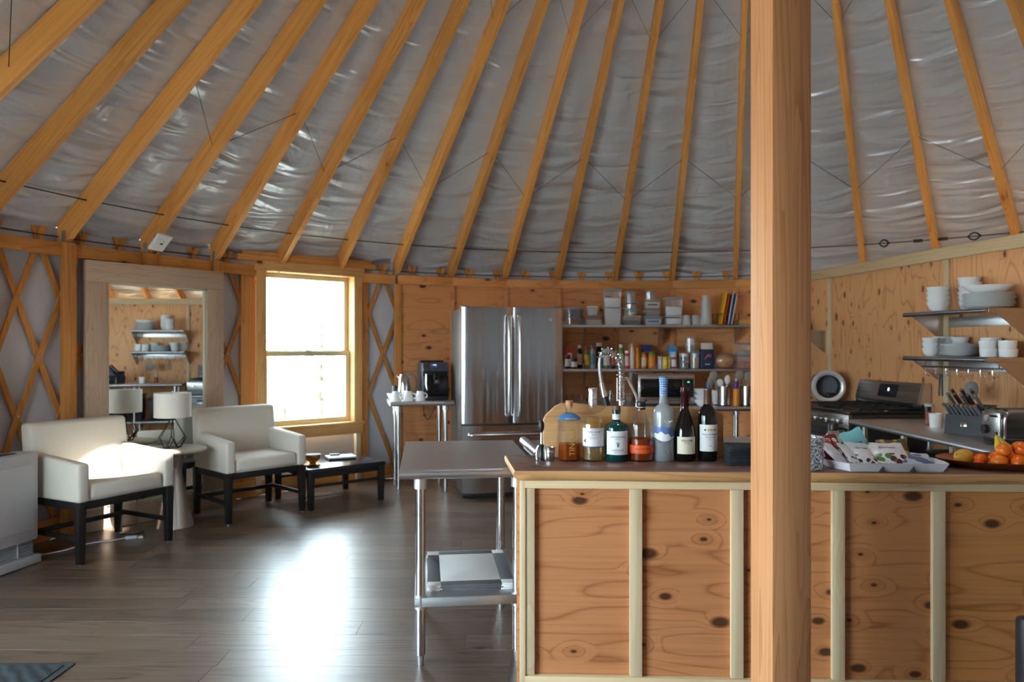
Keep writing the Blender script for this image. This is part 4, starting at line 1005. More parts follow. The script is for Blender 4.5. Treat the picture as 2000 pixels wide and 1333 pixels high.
for k, (mt, lab) in enumerate(((flat('book_dark', 40,46,50), 'dark-edged magazine at the bottom of the pair on the low table'), (flat('book_pale', 214,222,226), 'pale magazine lying on top of the dark one'))):
    t = thing('magazine', lab, 'magazine', onct(.12,.02,.0005+.0135*k), ca+.0-.28+.03*k)
    box('cover', (.24,.17,.002), (0,0,.012), flat('book_cover_%d' % k, 206,214,220) if k else mt, t, .0005); box('pages', (.235,.165,.010), (0,0,.006), mt if not k else papw, t, .0005); box('back_cover', (.24,.17,.001), (0,0,.0005), blackp, t, 0)
t = thing('remote_tray', 'small grey box lying on the pale magazine', 'box', onct(.09,.075,.0275), ca-.28); box('lid', (.085,.05,.004), (0,0,.012), flat('greybox', 96,94,92), t, .001); box('body', (.082,.047,.010), (0,0,.005), flat('greybox2', 120,118,116), t, .001)
# ------------------------------------------------------------------ wall heater
t = thing('heater', 'white floor-level wall heater with louvred grille at the left edge', 'heater', (-2.895, 4.545, 0), math.atan2(.985, .173))
# local: the heater runs from x = -L (nearer the camera) to 0, -y faces the room
L_, D_, H_ = .80, .17, .625
hh_ = .055
def hb(nm, sz, lc, mat=heaterm, bev=.006, par=None): return box(nm, sz, lc, mat, par or t, bev)
Y_ = D_/2
hb('cabinet', (L_,D_,H_-.09), (-L_/2, Y_, hh_+.09+(H_-.09)/2), heaterm, .018)
hb('front_panel', (L_-.07,.008,H_-.23), (-L_/2-.01, -.003, hh_+.16+(H_-.23)/2), plain('heater_panel', srgb(204,206,212), .5), .004)
hb('top_vent', (L_-.16,.06,.006), (-L_/2-.04, Y_-.01, hh_+H_+.001), blackp, .001)
gr = hb('grille', (L_-.02,D_-.05,.088), (-L_/2, Y_+.02, hh_+.045+.001), flat('heater_dark', 40,42,48), .001)
for k in range(6): box('louvre', (L_-.02,.022,.008), (0, -D_/2+.02, -.036+.0145*k), flat('heater_louvre', 176,180,188) if 'heater_louvre' not in bpy.data.materials else bpy.data.materials['heater_louvre'], gr, .001, (R_(25),0,0))
box('grille_bar', (.006,.012,.085), (L_/2-.13, -D_/2+.010, 0), bpy.data.materials['heater_louvre'], gr, .001)
hb('base_tray', (L_+.02,D_+.02,.05), (-L_/2, Y_, .029), heaterm, .006); hb('plinth', (L_-.1,D_-.06,.006), (-L_/2, Y_, .003), blackp, .001)
# mat
t = thing('door_mat', 'dark grey-green rubber-edged floor mat at the lower left corner', 'mat', (-2.29, 2.80, 0))
box('rubber_border', (.95,.575,.006), (0,0,.003), plain('mat_rubber', srgb(44,52,56), .6), t, .002)
m, nt, b = new_mat('mat_pile'); tc = nd(nt, 'ShaderNodeTexCoord')
wv = nd(nt, 'ShaderNodeTexWave', {'Vector': tc.outputs['Object'], 'Scale': 9.0, 'Distortion': 3.0, 'Detail': 2.0}, bands_direction='DIAGONAL')
nt.links.new(nd(nt, 'ShaderNodeMix', {0: wv.outputs['Fac'], 6: c4(srgb(24,32,36)), 7: c4(srgb(52,64,70))}, data_type='RGBA').outputs[2], b.inputs['Base Color']); b.inputs['Roughness'].default_value = .9
bp = nd(nt, 'ShaderNodeBump', {'Height': wv.outputs['Fac'], 'Strength': .6, 'Distance': .004}); nt.links.new(bp.outputs[0], b.inputs['Normal'])
box('pile', (.89,.515,.006), (0,0,.0075), m, t, .002)
# wireless access point on the rafter foot
a = ANG[1]; px, py = polar(a, 4.30)
t = thing('access_point', 'white rounded-square wireless access point under a rafter above the mirror', 'access point', (px-.07, py-.06, 2.105), -a+.25)
o = box('shell', (.15,.15,.03), (0,0,-.005), white, t, .013, (R_(-48),0,0), 3); sphere('led', .006, flat('led_grey', 120,124,130), t, (0,-.030,-.003), (1,.6,.6), seg=8); box('logo', (.028,.012,.003), (0,-.0095,-.0175), ink, t, 0, (R_(-48),0,0))
box('mount', (.05,.05,.035), (0,.01,.030), grayp, t, .004)

# ------------------------------------------------------------------ refrigerator
fa_ = R_(12.6)
t = thing('refrigerator', 'stainless french-door refrigerator with a bottom freezer drawer', 'refrigerator', (-.431, 6.38, 0), fa_)
FWd, FH, FD = .906, 1.665, .62
side = plain('fridge_side', srgb(92,86,82), .4, .5)
box('cabinet', (FWd-.006, FD, FH-.055), (FWd/2, .075+FD/2, .045+(FH-.055)/2), side, t, .006)
def door(nm, x0_, x1_, z0_, z1_):
    n = 10; vs, fs = [], []
    for i in range(n+1):
        u = i/n; x_ = x0_+(x1_-x0_)*u; e = min(u, 1-u)*(x1_-x0_); rd = .018*(1-math.sqrt(max(0, 1-(1-min(1, e/.018))**2)))
        y_ = -.012*math.sin(math.pi*(x_/FWd))+rd
        vs += [(x_, y_, z0_), (x_, y_, z1_), (x_, .070, z1_), (x_, .070, z0_)]
    for i in range(n):
        for k in range(4): fs.append((i*4+k, i*4+(k+1) % 4, i*4+4+(k+1) % 4, i*4+4+k))
    fs += [(0,1,2,3), (n*4+3,n*4+2,n*4+1,n*4)]
    return link(nm, mesh(vs, fs, fridgem, 35), t)
dL = door('door', .002, .4505, .655, FH); dR = door('door', .4555, FWd-.002, .655, FH); fz = door('freezer_drawer', .002, FWd-.002, .055, .637)
hm = steel('handle_steel', (.72,.72,.72), .2, 'Z')
for d_, hx_ in ((dL, .405), (dR, .500)):
    h = tube('handle', smoothpath([(hx_,-.012,.725),(hx_,-.05,.74),(hx_,-.066,.95),(hx_,-.068,1.16),(hx_,-.066,1.38),(hx_,-.05,1.575),(hx_,-.012,1.59)], 5), .0145, hm, d_, 8)
tube('handle', smoothpath([(.07,-.010,.560),(.075,-.05,.562),(.25,-.066,.562),(.45,-.068,.562),(.66,-.066,.562),(.83,-.05,.562),(.835,-.010,.560)], 5), .0145, hm, fz, 8)
lathe('badge', [(0,0),(.016,0),(.016,.003),(0,.004)], chrome, dR, (.785,-.0085,1.565), (R_(90),0,0), 20, False); link('lettering', text_me('GE', .014, darkg), dR, (.785,-.0135,1.565))
for x_ in (.04, FWd-.04): box('hinge_cover', (.07,.10,.018), (x_,.09,FH+.004), grayp, t, .004)
for x_ in (.06, FWd-.06):
    for y_ in (.14, .62): cyl('foot', .02, 0, .05, blackp, t, (x_,y_,0), seg=12)
box('kick_plate', (FWd-.04,.02,.045), (FWd/2,.09,.026), blackp, t, .002)
fm = Matrix.Translation((-.431,6.38,0)) @ Matrix.Rotation(fa_,4,'Z')
def onf(x, y, z): return tuple(fm @ Vector((x,y,z)))
o = hexa('paper_note', [(0,0,0),(.001,0,0),(.001,.09,0),(0,.09,0)], [(.012,0,.13),(.013,0,.13),(.001,.09,.13),(0,.09,.13)], papw); o.location = onf(FWd+.0008-.003, .12, 1.32); o.rotation_euler = (0,0,fa_); tag(o, 'white paper note stuck on the side of the refrigerator', 'note')
o = box('folder', (.42,.28,.008), onf(.62,.34,FH-.005+.005), plain('folder_grey', srgb(150,152,156), .4), None, .002, (0,0,fa_+.1)); tag(o, 'flat grey folder lying on top of the refrigerator', 'folder')

# ------------------------------------------------------------------ coffee station
sa = R_(13)
st_ = steel_table('coffee_station', 'small stainless steel table holding the coffee machine beside the refrigerator', (-1.08, 6.60, 0), sa, .575, .56, .83, [(.075,.055),(.50,.055),(.075,.50),(.50,.50)], lr=.02)
sm = Matrix.Translation((-1.08,6.60,.83)) @ Matrix.Rotation(sa,4,'Z')
def onst(x, y, z=0): return tuple(sm @ Vector((x,y,z)))
t = thing('coffee_machine', 'black espresso machine with a chrome control panel on the small steel table', 'coffee machine', onst(.420,.33), sa+.06)
box('body', (.245,.30,.34), (0,.04,.172), blackp, t, .012); box('front', (.235,.05,.20), (0,-.125,.125), blackg, t, .008)
cpn = hexa('control_panel', [(-.12,-.15,.265),(.12,-.15,.265),(.12,-.09,.265),(-.12,-.09,.265)], [(-.12,-.115,.348),(.12,-.115,.348),(.12,-.08,.348),(-.12,-.08,.348)], plain('panel_chrome', srgb(120,130,150), .15, .9), t, .008)
box('display', (.06,.004,.03), (-.03,-.140,.305), plain('display_blue', srgb(70,80,120), .2), t, .001, (R_(-22),0,0))
box('spout', (.05,.05,.06), (.0,-.165,.215), blackg, t, .006); 
for s in (-1,1): cyl('nozzle', .006, .155, .19, chrome, t, (s*.014,-.175,0), seg=10)
box('drip_tray', (.21,.11,.035), (0,-.14,.018), blackp, t, .005); tube('steam_pipe', [(-.09,-.155,.24),(-.095,-.165,.15),(-.085,-.165,.09)], .009, chrome, t, 8); box('water_tank', (.22,.12,.02), (0,.10,.351), blackg, t, .004)
box('handle', (.04,.02,.012), (0,.03,.350), blackp, t, .003)
o = tube('machine_cord', smoothpath([onst(.36,.575,-.02), onst(.36,.585,-.15), onst(.40,.59,-.22), onst(.46,.585,-.12), onst(.50,.585,-.02)], 5), .004, blackp, None, 6); tag(o, 'black power cord looping down behind the small steel table', 'cord')
t = thing('kettle', 'polished steel electric kettle behind the white mugs', 'kettle', onst(.150,.35), sa)
lathe('body', [(0,0),(.062,0),(.064,.006),(.060,.10),(.050,.20),(.042,.232),(.02,.242),(0,.243)], chrome, t, seg=28, closed=False); tube('handle', smoothpath([(.038,0,.225),(.075,0,.235),(.105,0,.18),(.105,0,.10),(.085,0,.04),(.062,0,.025)], 4), .010, grayp, t, 8)
tube('spout', [(-.045,0,.20),(-.065,0,.225)], [.014,.010], chrome, t, 8); cyl('base_ring', .066, -.0, .012, blackp, t)
for k, (x_, y_) in enumerate(((.055,.085),(.165,.09),(.272,.085))):
    t = thing('mug', ('leftmost','middle','rightmost')[k]+' white mug upside down on the small steel table', 'mug', onst(x_,y_), sa+.5*k, 'upturned white mugs')
    lathe('cup', [(0,.088),(.026,.088),(.030,.084),(.044,.02),(.046,.0),(.043,.0),(.040,.02),(.027,.080),(0,.083)], ceram, t, seg=24, closed=False)
    tube('handle', smoothpath([(.033,-.02,.070),(.055,-.035,.060),(.060,-.04,.035),(.044,-.022,.018)], 4), .006, ceram, t, 8)
t = thing('bowl', 'small white bowl at the left end of the small steel table', 'bowl', onst(.04,.27)); lathe('dish', [(0,0),(.025,0),(.040,.02),(.058,.060),(.055,.060),(.037,.022),(0,.006)], ceram, t, seg=24, closed=False)
t = thing('jar', 'small black jar standing behind the white bowl', 'jar', onst(.07,.40)); cyl('body', .028, 0, .10, blackp, t, bev=.003); cyl('lid', .03, .10, .125, blackp, t, bev=.003)
# ------------------------------------------------------------------ back kitchen: counter and two wall shelves
KC = .76
steel_table('steel_counter', 'long stainless counter along the back kitchen wall under the shelves', (.50, 6.93, 0), 0, 1.84, .72, KC, [(.07,.08),(1.05,.08),(1.62,.08),(.07,.64),(1.77,.64)], (.05,1.79,.05,.68,.22))
def wall_shelf(label, z, x0_, x1_, y0_, D):
    t = thing('wall_shelf', label, 'shelf', (x0_, y0_, z)); Lx = x1_-x0_
    box('shelf_plate', (Lx, D-.02, .004), (Lx/2, D/2+.01, -.002), stl, t, .001)
    tube('rolled_edge', [(0,.016,-.016),(Lx,.016,-.016)], .016, stl, t, 14)
    box('back_lip', (Lx,.006,.05), (Lx/2, D-.003, .02), stl, t, .001)
    for x_ in (.25, Lx*.5, Lx-.25): prism('bracket', [(.03,-.006),(D,-.006),(D,-.22)], x_-.002, x_+.002, stld, t, 'x')
    return t
SY, SD = 7.56, .40
Z1, Z2 = 1.545, 1.095
wall_shelf('upper stainless wall shelf carrying food containers in the back kitchen', Z1, .52, 2.62, SY, SD)
wall_shelf('lower stainless wall shelf crowded with condiment bottles in the back kitchen', Z2, .52, 2.62, SY, SD)
f_ = 1450.0
def xs(u, Y): return (u-1000)/f_*Y
GY = 7.70
mats = {}
def cm_(r, g, b, rough=.45):
    k = (r,g,b,rough)
    if k not in mats: mats[k] = flat('paint_%d_%d_%d' % (r,g,b), r, g, b, rough)
    return mats[k]
def box_container(label, u0, u1, z, h, content=None, fill=.0, lid=None, Y=GY, body=None, lab=None, round_=False, D=None, group='food containers on the upper shelf', cat='container', taper=.9):
    x0_, x1_ = xs(u0, Y), xs(u1, Y); w_ = x1_-x0_; D = D or min(w_, .22); xm = (x0_+x1_)/2
    t = thing('container', label, cat, (xm, Y+D/2-.05, z), 0, group)
    bm_ = body or clearp; lh = .012 if lid else 0
    if round_:
        r = w_/2*.96; lathe('tub', [(0,0),(r*taper,0),(r,h-lh),(r*.96,h-lh),(r*taper*.95,.003),(0,.003)], bm_, t, seg=24, closed=False)
        if content: lathe('contents', [(0,.004),(r*taper*.94,.004),(r*(taper+(1-taper)*fill)*.93,(h-lh)*fill),(0,(h-lh)*fill)], content, t, seg=20, closed=False)
        if lid: lathe('lid', [(0,h-lh),(r*1.04,h-lh),(r*1.04,h-.002),(r*.95,h),(0,h)], lid, t, seg=24, closed=False)
    else:
        a, d = w_/2*.95, D/2*.95; at_, dt = a*taper, d*taper
        hexa('tub', [(-at_,-dt,0),(at_,-dt,0),(at_,dt,0),(-at_,dt,0)], [(-a,-d,h-lh-.0005),(a,-d,h-lh-.0005),(a,d,h-lh-.0005),(-a,d,h-lh-.0005)], bm_, t, .004)
        if content:
            q = (taper+(1-taper)*fill)*.97; hexa('contents', [(-at_*.96,-dt*.96,.004),(at_*.96,-dt*.96,.004),(at_*.96,dt*.96,.004),(-at_*.96,dt*.96,.004)], [(-a*q,-d*q,h*fill),(a*q,-d*q,h*fill*.93),(a*q,d*q,h*fill*.93),(-a*q,d*q,h*fill)], content, t, .002)
        if lid: box('lid', (w_, D, .012), (0,0,h-.006), lid, t, .003)
    if lab: box('tape_label', (w_*.6,.001,.014), (0,-D/2*.93-.001 if not round_ else -w_/2-.001, h*.42), lab, t, 0)
    return h
flour = cm_(236,236,236,.9); bluelid = cm_(120,150,176); teall = cm_(110,170,176); greylid = cm_(170,176,182); btape = cm_(40,96,168)
P_ = .00531     # metres per pixel at the shelf
z = Z1+.0005
h = box_container('round tub of brown rice at the left end of the upper shelf', 1104,1140, z, 17*P_, cm_(150,100,74,.8), .85, bluelid, round_=True)
box_container('round glass dish with a blue-grey lid stacked on the brown rice tub', 1103,1141, z+h, 16*P_, None, 0, cm_(140,156,170), round_=True, body=clear('blue_glass', (.75,.82,.88), .2, srgb(150,170,186), .35))
h = box_container('clear lidded box half full of white powder', 1143,1175, z, 19*P_, flour, .55, greylid)
box_container('small white tub standing on the clear box of white powder', 1146,1167, z+h, 18*P_, flour, .6, papw, body=frost)
h = box_container('tall white-filled square canister, lower of the tallest pair', 1179,1213, z, 35*P_, flour, .9, greylid, body=frost)
box_container('tall clear square canister half filled with flour, topmost of the tallest pair', 1178,1214, z+h, 35*P_, flour, .52, greylid)
h = box_container('square clear box of dark beans at the foot of the teal-lidded pile', 1215,1251, z, 18*P_, cm_(44,40,44,.8), .55, greylid)
h += box_container('round glass dish with teal lid in the middle of the pile of four', 1217,1249, z+h, 15*P_, cm_(220,190,140,.8), .6, teall, round_=True)
h += box_container('squat round jar with a purple lid in the pile of four', 1222,1242, z+h, 10*P_, cm_(200,200,196), .5, cm_(64,56,104), round_=True, taper=.98)
box_container('round teal-lidded jar on top of the pile of four', 1221,1243, z+h, 22*P_, cm_(110,116,124), .8, teall, round_=True, taper=.98)
h = box_container('clear tapered box with blue tape, bottom of the blue-taped pile', 1257,1293, z, 17*P_, cm_(206,206,200), .7, bluelid, lab=btape, taper=.8)
h += box_container('shallow grey-lidded box in the middle of the blue-taped pile', 1258,1290, z+h, 15*P_, cm_(150,132,120), .6, cm_(110,128,144), taper=.85)
h += box_container('square box of pale crackers with blue tape on its side', 1257,1289, z+h, 18*P_, cm_(226,206,170), .75, greylid, lab=btape)
box_container('small round cup on top of the blue-taped pile', 1259,1281, z+h, 16*P_, cm_(190,186,180), .6, cm_(128,146,160), round_=True)
h = box_container('low box of white sugar beneath the tall clear box', 1299,1332, z, 18*P_, flour, .75, greylid)
box_container('tall clear box with a heap of white sugar at its bottom', 1298,1333, z+h, 36*P_, flour, .5, greylid)
for k, (u, hh2, lab) in enumerate(((1340,24,'left upturned stack of clear plastic bowls'),(1361,22,'right upturned stack of clear plastic bowls'))):
    t = thing('bowl_stack', lab+' on the upper shelf', 'bowls', (xs(u,GY), GY+.02+.03*k, z), 0, 'clear plastic bowls')
    for q in range(3): lathe('bowl', [(.055,.014*q),(.057,.014*q),(.040,.014*q+.075),(0,.014*q+.079),(0,.014*q+.076),(.038,.014*q+.072),(.055,.014*q)], frost, t, seg=20, closed=False)
t = thing('cup_stack', 'tall stack of clear plastic cups on the upper shelf', 'cups', (xs(1380,GY), GY+.02, z))
for q in range(12): lathe('cup', [(.062-.0012*q,.018*q),(.064-.0012*q,.018*q),(.048-.0009*q,.018*q+.11),(.046-.0009*q,.018*q+.11)], frost, t, seg=20, closed=False)
t = thing('board_rack', 'black wire rack on the upper shelf', 'rack', (xs(1418,GY), GY+.02, z))
for s in (-1,-.5,0,.5,1): tube('wire_loop', [(s*.11,-.09,.004),(s*.11,-.09,.12),(s*.11,.09,.12),(s*.11,.09,.004)], .003, blackp, t, 6)
for yy in (-.09,.09): tube('base_wire', [(-.115,yy,.004),(.115,yy,.004)], .003, blackp, t, 6)
for k, (dx, c, nm) in enumerate(((-.038,(232,176,30),'yellow'),(-.012,(214,84,34),'orange-red'),(.006,(36,38,42),'black'),(.028,(222,224,230),'white'),(.046,(40,92,160),'blue'),(.064,(216,220,228),'pale grey'))):
    o = hexa('cutting_board', [(0,-.10,0),(.008,-.10,0),(.008,.10,0),(0,.10,0)], [(.055,-.10,.33-.012*(k % 3)),(.063,-.10,.33-.012*(k % 3)),(.063,.10,.33-.012*(k % 3)),(.055,.10,.33-.012*(k % 3))], cm_(*c), None, .003)
    o.location = (xs(1418,GY)+dx-.03, GY+.02, z+.008); tag(o, nm+' plastic cutting board in the wire rack', 'cutting board', 'cutting boards in the wire rack')
t = thing('wooden_box', 'low wooden box at the right end of the upper shelf', 'box', (xs(1455,GY), GY+.02, z)); box('body', (.15,.12,.045), (0,0,.0225), cm_(206,166,100), t, .003); box('lid', (.152,.122,.010), (0,0,.05), cm_(196,154,90), t, .002)

# condiments on the lower shelf
z = Z2+.0005
def condiment(label, u0, u1, h, body, cap, lab=None, neck=.45, Y=7.66, cat='bottle', sh=.72, capr=None):
    r = (xs(u1,Y)-xs(u0,Y))/2*.97; t = thing('bottle', label, cat, ((xs(u0,Y)+xs(u1,Y))/2, Y+r, z), 0, 'condiments on the lower shelf'); nr = r*neck
    lathe('body', [(0,0),(r*.94,0),(r,.004),(r,h*sh-.01),(r*.94,h*sh),(nr*1.1,h*(sh+.10)),(nr,h*(sh+.13)),(nr,h*.93),(0,h*.93)], body, t, seg=18, closed=False)
    if lab: band('label', r+.0004, h*.16, h*sh*.86, lab, t, -1.6, 1.6, 12)
    cr = capr*r if capr else nr*1.15; cyl('cap', cr, h*.86, h, cap, t, seg=16, bev=.002)
def pjar(label, u0, u1, h, body, cap, lab=None, Y=7.66): condiment(label, u0, u1, h, body, cap, lab, .86, Y, 'jar', .80)
def pbox(label, u0, u1, h, mt, Y=7.66, D=.05, top=None, zz=0):
    w_ = (xs(u1,Y)-xs(u0,Y))*.96; t = thing('packet_box', label, 'box', ((xs(u0,Y)+xs(u1,Y))/2, Y+D/2, z+zz), 0, 'boxes on the lower shelf')
    box('carton', (w_,D,h), (0,0,h/2), mt, t, .002); box('panel_print', (w_*.7,.001,h*.45), (0,-D/2-.0006,h*.5), top or papw, t, 0)
q = .0058
dk_ = cm_(34,24,22,.25); rd = cm_(176,40,40); wt = cm_(232,232,230); gn = cm_(70,130,60); yl = cm_(226,196,60); og = cm_(226,140,34); bl = cm_(90,140,190)
pjar('dark sauce jar with a white label at the left end of the condiment shelf', 1104,1115, 25*q, dk_, rd, wt)
pbox('red carton standing behind the first dark jar', 1107,1119, 38*q, rd, 7.76)
pjar('squat black jar with a round cream label', 1116,1128, 18*q, dk_, dk_, wt, 7.63)
condiment('dark bottle with white cap and red and white label', 1127,1138, 42*q, dk_, wt, cm_(206,180,176), .6, 7.70)
condiment('green and yellow mustard bottle on the condiment shelf', 1142,1152, 40*q, cm_(120,140,60), rd, yl, .5, 7.66)
condiment('pale blue and white bottle beside the mustard', 1152.5,1163, 42*q, cm_(186,206,216), bl, cm_(120,180,210), .45, 7.66)
condiment('black grinder bottle with a wide white cap', 1165,1177, 46*q, cm_(30,28,30), wt, None, .8, 7.70, capr=.95)
pjar('clear jar of green olives behind the faucet', 1179,1192, 36*q, cm_(126,132,84,.2), gn, wt)
condiment('slim dark bottle with an orange-red label', 1194,1202, 43*q, dk_, dk_, cm_(206,80,40), .5)
condiment('clear bottle of green dressing with a white cap', 1207,1219, 43*q, cm_(110,150,90,.2), wt, cm_(190,206,170), .5)
pjar('pink and red can near the middle of the condiment shelf', 1220.5,1229.5, 32*q, cm_(200,70,84), wt, cm_(226,190,190))
condiment('tall thin white bottle with a pale cap', 1231,1239.5, 45*q, cm_(226,214,206), cm_(150,170,196), cm_(236,220,210), .5)
pbox('orange bag-like carton behind the tall white bottle', 1228,1248, 44*q, og, 7.80, .05, cm_(230,160,60))
condiment('orange squeeze bottle with an orange cap', 1241.5,1250.5, 36*q, og, og, None, .55)
pjar('spice jar with a brown cap and printed label', 1253,1264, 29*q, cm_(196,130,70), cm_(150,90,50), cm_(220,196,160))
pjar('peanut-coloured jar with a bright green lid', 1266.5,1281.5, 30*q, cm_(196,122,50), gn, og)
pbox('navy and red carton behind the green-lidded jar', 1254,1272, 42*q, cm_(44,58,120), 7.80, .05, rd)
pbox('pale lavender little carton', 1286,1292.5, 22*q, cm_(206,200,216), 7.64, .05, wt); pbox('yellow little carton next to the lavender one', 1294,1303, 21*q, yl, 7.64, .05, cm_(240,226,150)); pbox('slim mustard-brown carton beside the yellow one', 1305,1309.5, 22*q, cm_(196,150,60), 7.64, .05, yl)
pjar('white-labelled spice jar in front of the blue carton', 1311.5,1322, 24*q, cm_(150,84,60), wt, cm_(226,220,226), 7.63)
pbox('bright blue carton standing behind the spice jar', 1306,1322, 41*q, cm_(70,150,210), 7.76, .06, cm_(190,220,240))
h = box_container('brown tub with a blue sticker on the condiment shelf', 1326,1346, z, 29*q, cm_(110,62,36,.6), .8, cm_(170,110,80), Y=7.68, round_=True, lab=cm_(90,150,200), group='tubs on the lower shelf')
h = box_container('clear tub of beige oats beside the brown tub', 1347,1367, z, 29*q, cm_(206,170,136,.8), .75, cm_(110,180,196), Y=7.68, round_=True, group='tubs on the lower shelf')
box_container('tall clear canister with a blue rim stacked on the oats tub', 1338,1358, z+h, 27*q, cm_(150,150,156), .5, cm_(150,150,158), Y=7.70, round_=True, group='tubs on the lower shelf')
t = thing('coffee_bag', 'navy coffee bag with a white folded top and orange emblem', 'bag', (xs(1382,7.66), 7.70, z))
hexa('bag', [(-.073,-.04,0),(.073,-.04,0),(.073,.04,0),(-.073,.04,0)], [(-.070,-.03,.20),(.070,-.03,.20),(.070,.03,.20),(-.070,.03,.20)], cm_(40,54,84), t, .006); hexa('folded_top', [(-.060,-.03,.2005),(.060,-.03,.2005),(.060,.03,.2005),(-.060,.03,.2005)], [(-.058,-.012,.265),(.058,-.012,.265),(.058,.012,.265),(-.058,.012,.265)], cm_(222,214,206), t, .004)
for k in range(3): tube('emblem', [(-.035+.01*k,-.0405,.09+.018*k),(0,-.040,.125+.01*k),(.036,-.0395,.12+.012*k)], .004, cm_(222,110,70) if k % 2 else cm_(196,120,160), t, 5)
box('print_line', (.05,.001,.010), (0,-.041,.045), wt, t, 0)
t = thing('produce_bag', 'clear bag of orange pasta on the condiment shelf', 'bag', (xs(1416,7.68), 7.70, z)); sphere('pasta', .085, plain('pasta_orange', srgb(214,140,50), .6, bump=.6, bscale=60), t, (0,0,.075), (1.1,.8,.85)); sphere('plastic', .095, clearp, t, (0,0,.083), (1.1,.8,.87))
h = box_container('lower clear box with a blue lid at the right end of the condiment shelf', 1437,1465, z, 24*q, cm_(190,120,90), .6, bluelid, Y=7.68, group='tubs on the lower shelf'); box_container('upper clear box with a blue lid at the right end of the condiment shelf', 1438,1466, z+h, 22*q, cm_(200,190,170), .3, bluelid, Y=7.68, group='tubs on the lower shelf')

# on the steel counter
KZ = KC+.0005; CYk = 7.12
t = thing('microwave', 'stainless microwave oven on the back counter', 'microwave', (xs(1302,7.08), 7.08, KZ))
mw2 = .27; box('case', (.54,.36,.285), (0,.19,.155), stld, t, .006); dr = box('door', (.53,.02,.275), (0,0,.155), steel('microwave_front', (.62,.60,.57), .25), t, .004)
box('door_glass', (.40,.006,.175), (-.05,-.0115,.012), blackg, dr, .003); box('control_strip', (.10,.006,.175), (.205,-.0115,.012), blackp, dr, .003)
box('clock', (.016,.002,.008), (.205,-.0155,.07), plain('clock_green', (.02,.8,.1), .4, emis=1.5), dr, 0); lathe('badge', [(0,0),(.010,0),(.010,.002),(0,.002)], darkg, dr, (-.20,-.0105,-.107), (R_(90),0,0), 14, False)
for s in (-1,1): cyl('foot', .012, 0, .013, blackp, t, (s*.22,.06,0), seg=10); cyl('foot', .012, 0, .013, blackp, t, (s*.22,.32,0), seg=10)
gl = [(0,0),(.030,0),(.036,.105),(.034,.105),(.0285,.006),(0,.006)]
for k, (u, Y) in enumerate(((1112,7.10),(1124,7.20),(1136,7.08),(1158,7.10),(1172,7.22),(1190,7.10),(1214,7.12),(1228,7.22))):
    s_ = 1.35 if k in (4,5) else 1.0
    t = thing('drinking_glass', ('first','second','third','fourth','fifth, tall','sixth, tall','seventh','eighth')[k]+' clear drinking glass counting from the refrigerator along the back counter', 'glass', (xs(u,Y), Y, KZ), 0, 'glasses on the back counter'); lathe('tumbler', [(r_, z_*s_) for r_, z_ in gl], clearg, t, seg=20, closed=False)
t = thing('wall_outlet', 'white wall outlet above the back counter', 'outlet', (xs(1236,8.0), 8.003, 1.02)); box('plate', (.075,.006,.115), (0,0,0), white, t, .002)
for s in (-1,1): box('socket', (.034,.004,.028), (0,-.004,s*.022), papw, t, .003)
for k in range(3):
    t = thing('bowl', ('bottom','middle','top')[k]+' white bowl of the stack beside the microwave', 'bowl', (xs(1370,7.04), 7.04, KZ+.050*k), 0, 'white bowls by the microwave'); lathe('dish', [(0,0),(.03,0),(.06,.03),(.068,.062),(.064,.062),(.055,.033),(0,.006)], ceram, t, seg=24, closed=False)
def crock(label, u, Y, r, h, mt):
    t = thing('utensil_crock', label, 'crock', (xs(u,Y), Y, KZ), 0, 'utensil crocks'); lathe('pot', [(0,0),(r,0),(r,h),(r-.004,h),(r-.004,.006),(0,.006)], mt, t, seg=28, closed=False); lathe('foot_ring', [(0,-.0002),(r+.001,-.0002),(r+.001,.010),(0,.010)], blackp, t, seg=28, closed=False); return t
crock('white utensil crock between the bowls and the steel crocks', 1393,7.14,.046,.145, ceram); crock('left steel utensil crock', 1414,7.06,.064,.185, stlZ); crock('right steel utensil crock beside the timber post', 1458,7.06,.064,.185, stlZ)
def spoon(label, u, Y, tx, ty, L_, head, mt, z0_=.012):
    t = thing('utensil', label, 'utensil', (xs(u,Y), Y, KZ+z0_), 0, 'kitchen utensils in the crocks'); d = Vector((tx,ty,1)).normalized()
    tube('handle', [(0,0,0), d*L_], .006, mt, t, 8); p = d*(L_+head[1]*.6)
    sphere('head', 1.0, mt, t, p, (head[0],.012,head[1]), (0, math.atan2(tx,1), 0), 14)
wdn = cm_(150,128,108,.7); gy = cm_(150,142,132,.6)
spoon('grey whisk-like spoon in the white crock', 1390,7.10,.0,.08,.20,(.035,.05), gy); spoon('wooden spoon leaning right in the white crock', 1392,7.10,.18,.05,.22,(.04,.055), wdn); spoon('blue-handled spatula in the white crock', 1388,7.12,-.10,.1,.15,(.022,.045), bl)
spoon('white plastic turner in the left steel crock', 1416,7.06,.10,.0,.21,(.030,.045), wt); spoon('white slotted spoon low in the left steel crock', 1410,7.07,-.08,.05,.18,(.036,.04), wt); spoon('grey ladle in the left steel crock', 1408,7.05,-.22,.08,.26,(.040,.045), gy)
spoon('wide grey turner leaning left in the right steel crock', 1456,7.06,-.18,.06,.25,(.046,.05), gy); spoon('round grey paddle in the right steel crock', 1460,7.07,.06,.05,.23,(.050,.055), gy)
t = thing('spray_bottle', 'orange bottle with a purple top between the two steel crocks', 'bottle', (xs(1438,6.99), 7.0, KZ)); cyl('body', .028, 0, .165, cm_(232,146,40), t, bev=.004); cyl('cap', .026, .165, .235, cm_(92,60,150), t, bev=.006); cyl('nozzle', .009, .235, .262, wt, t, seg=12)

# ------------------------------------------------------------------ along the partition: corner table, range, steel counter
def TW(name, label, cat, s, t_, z, group=None): return thing(name, label, cat, W(s,t_,z), PROT, group)
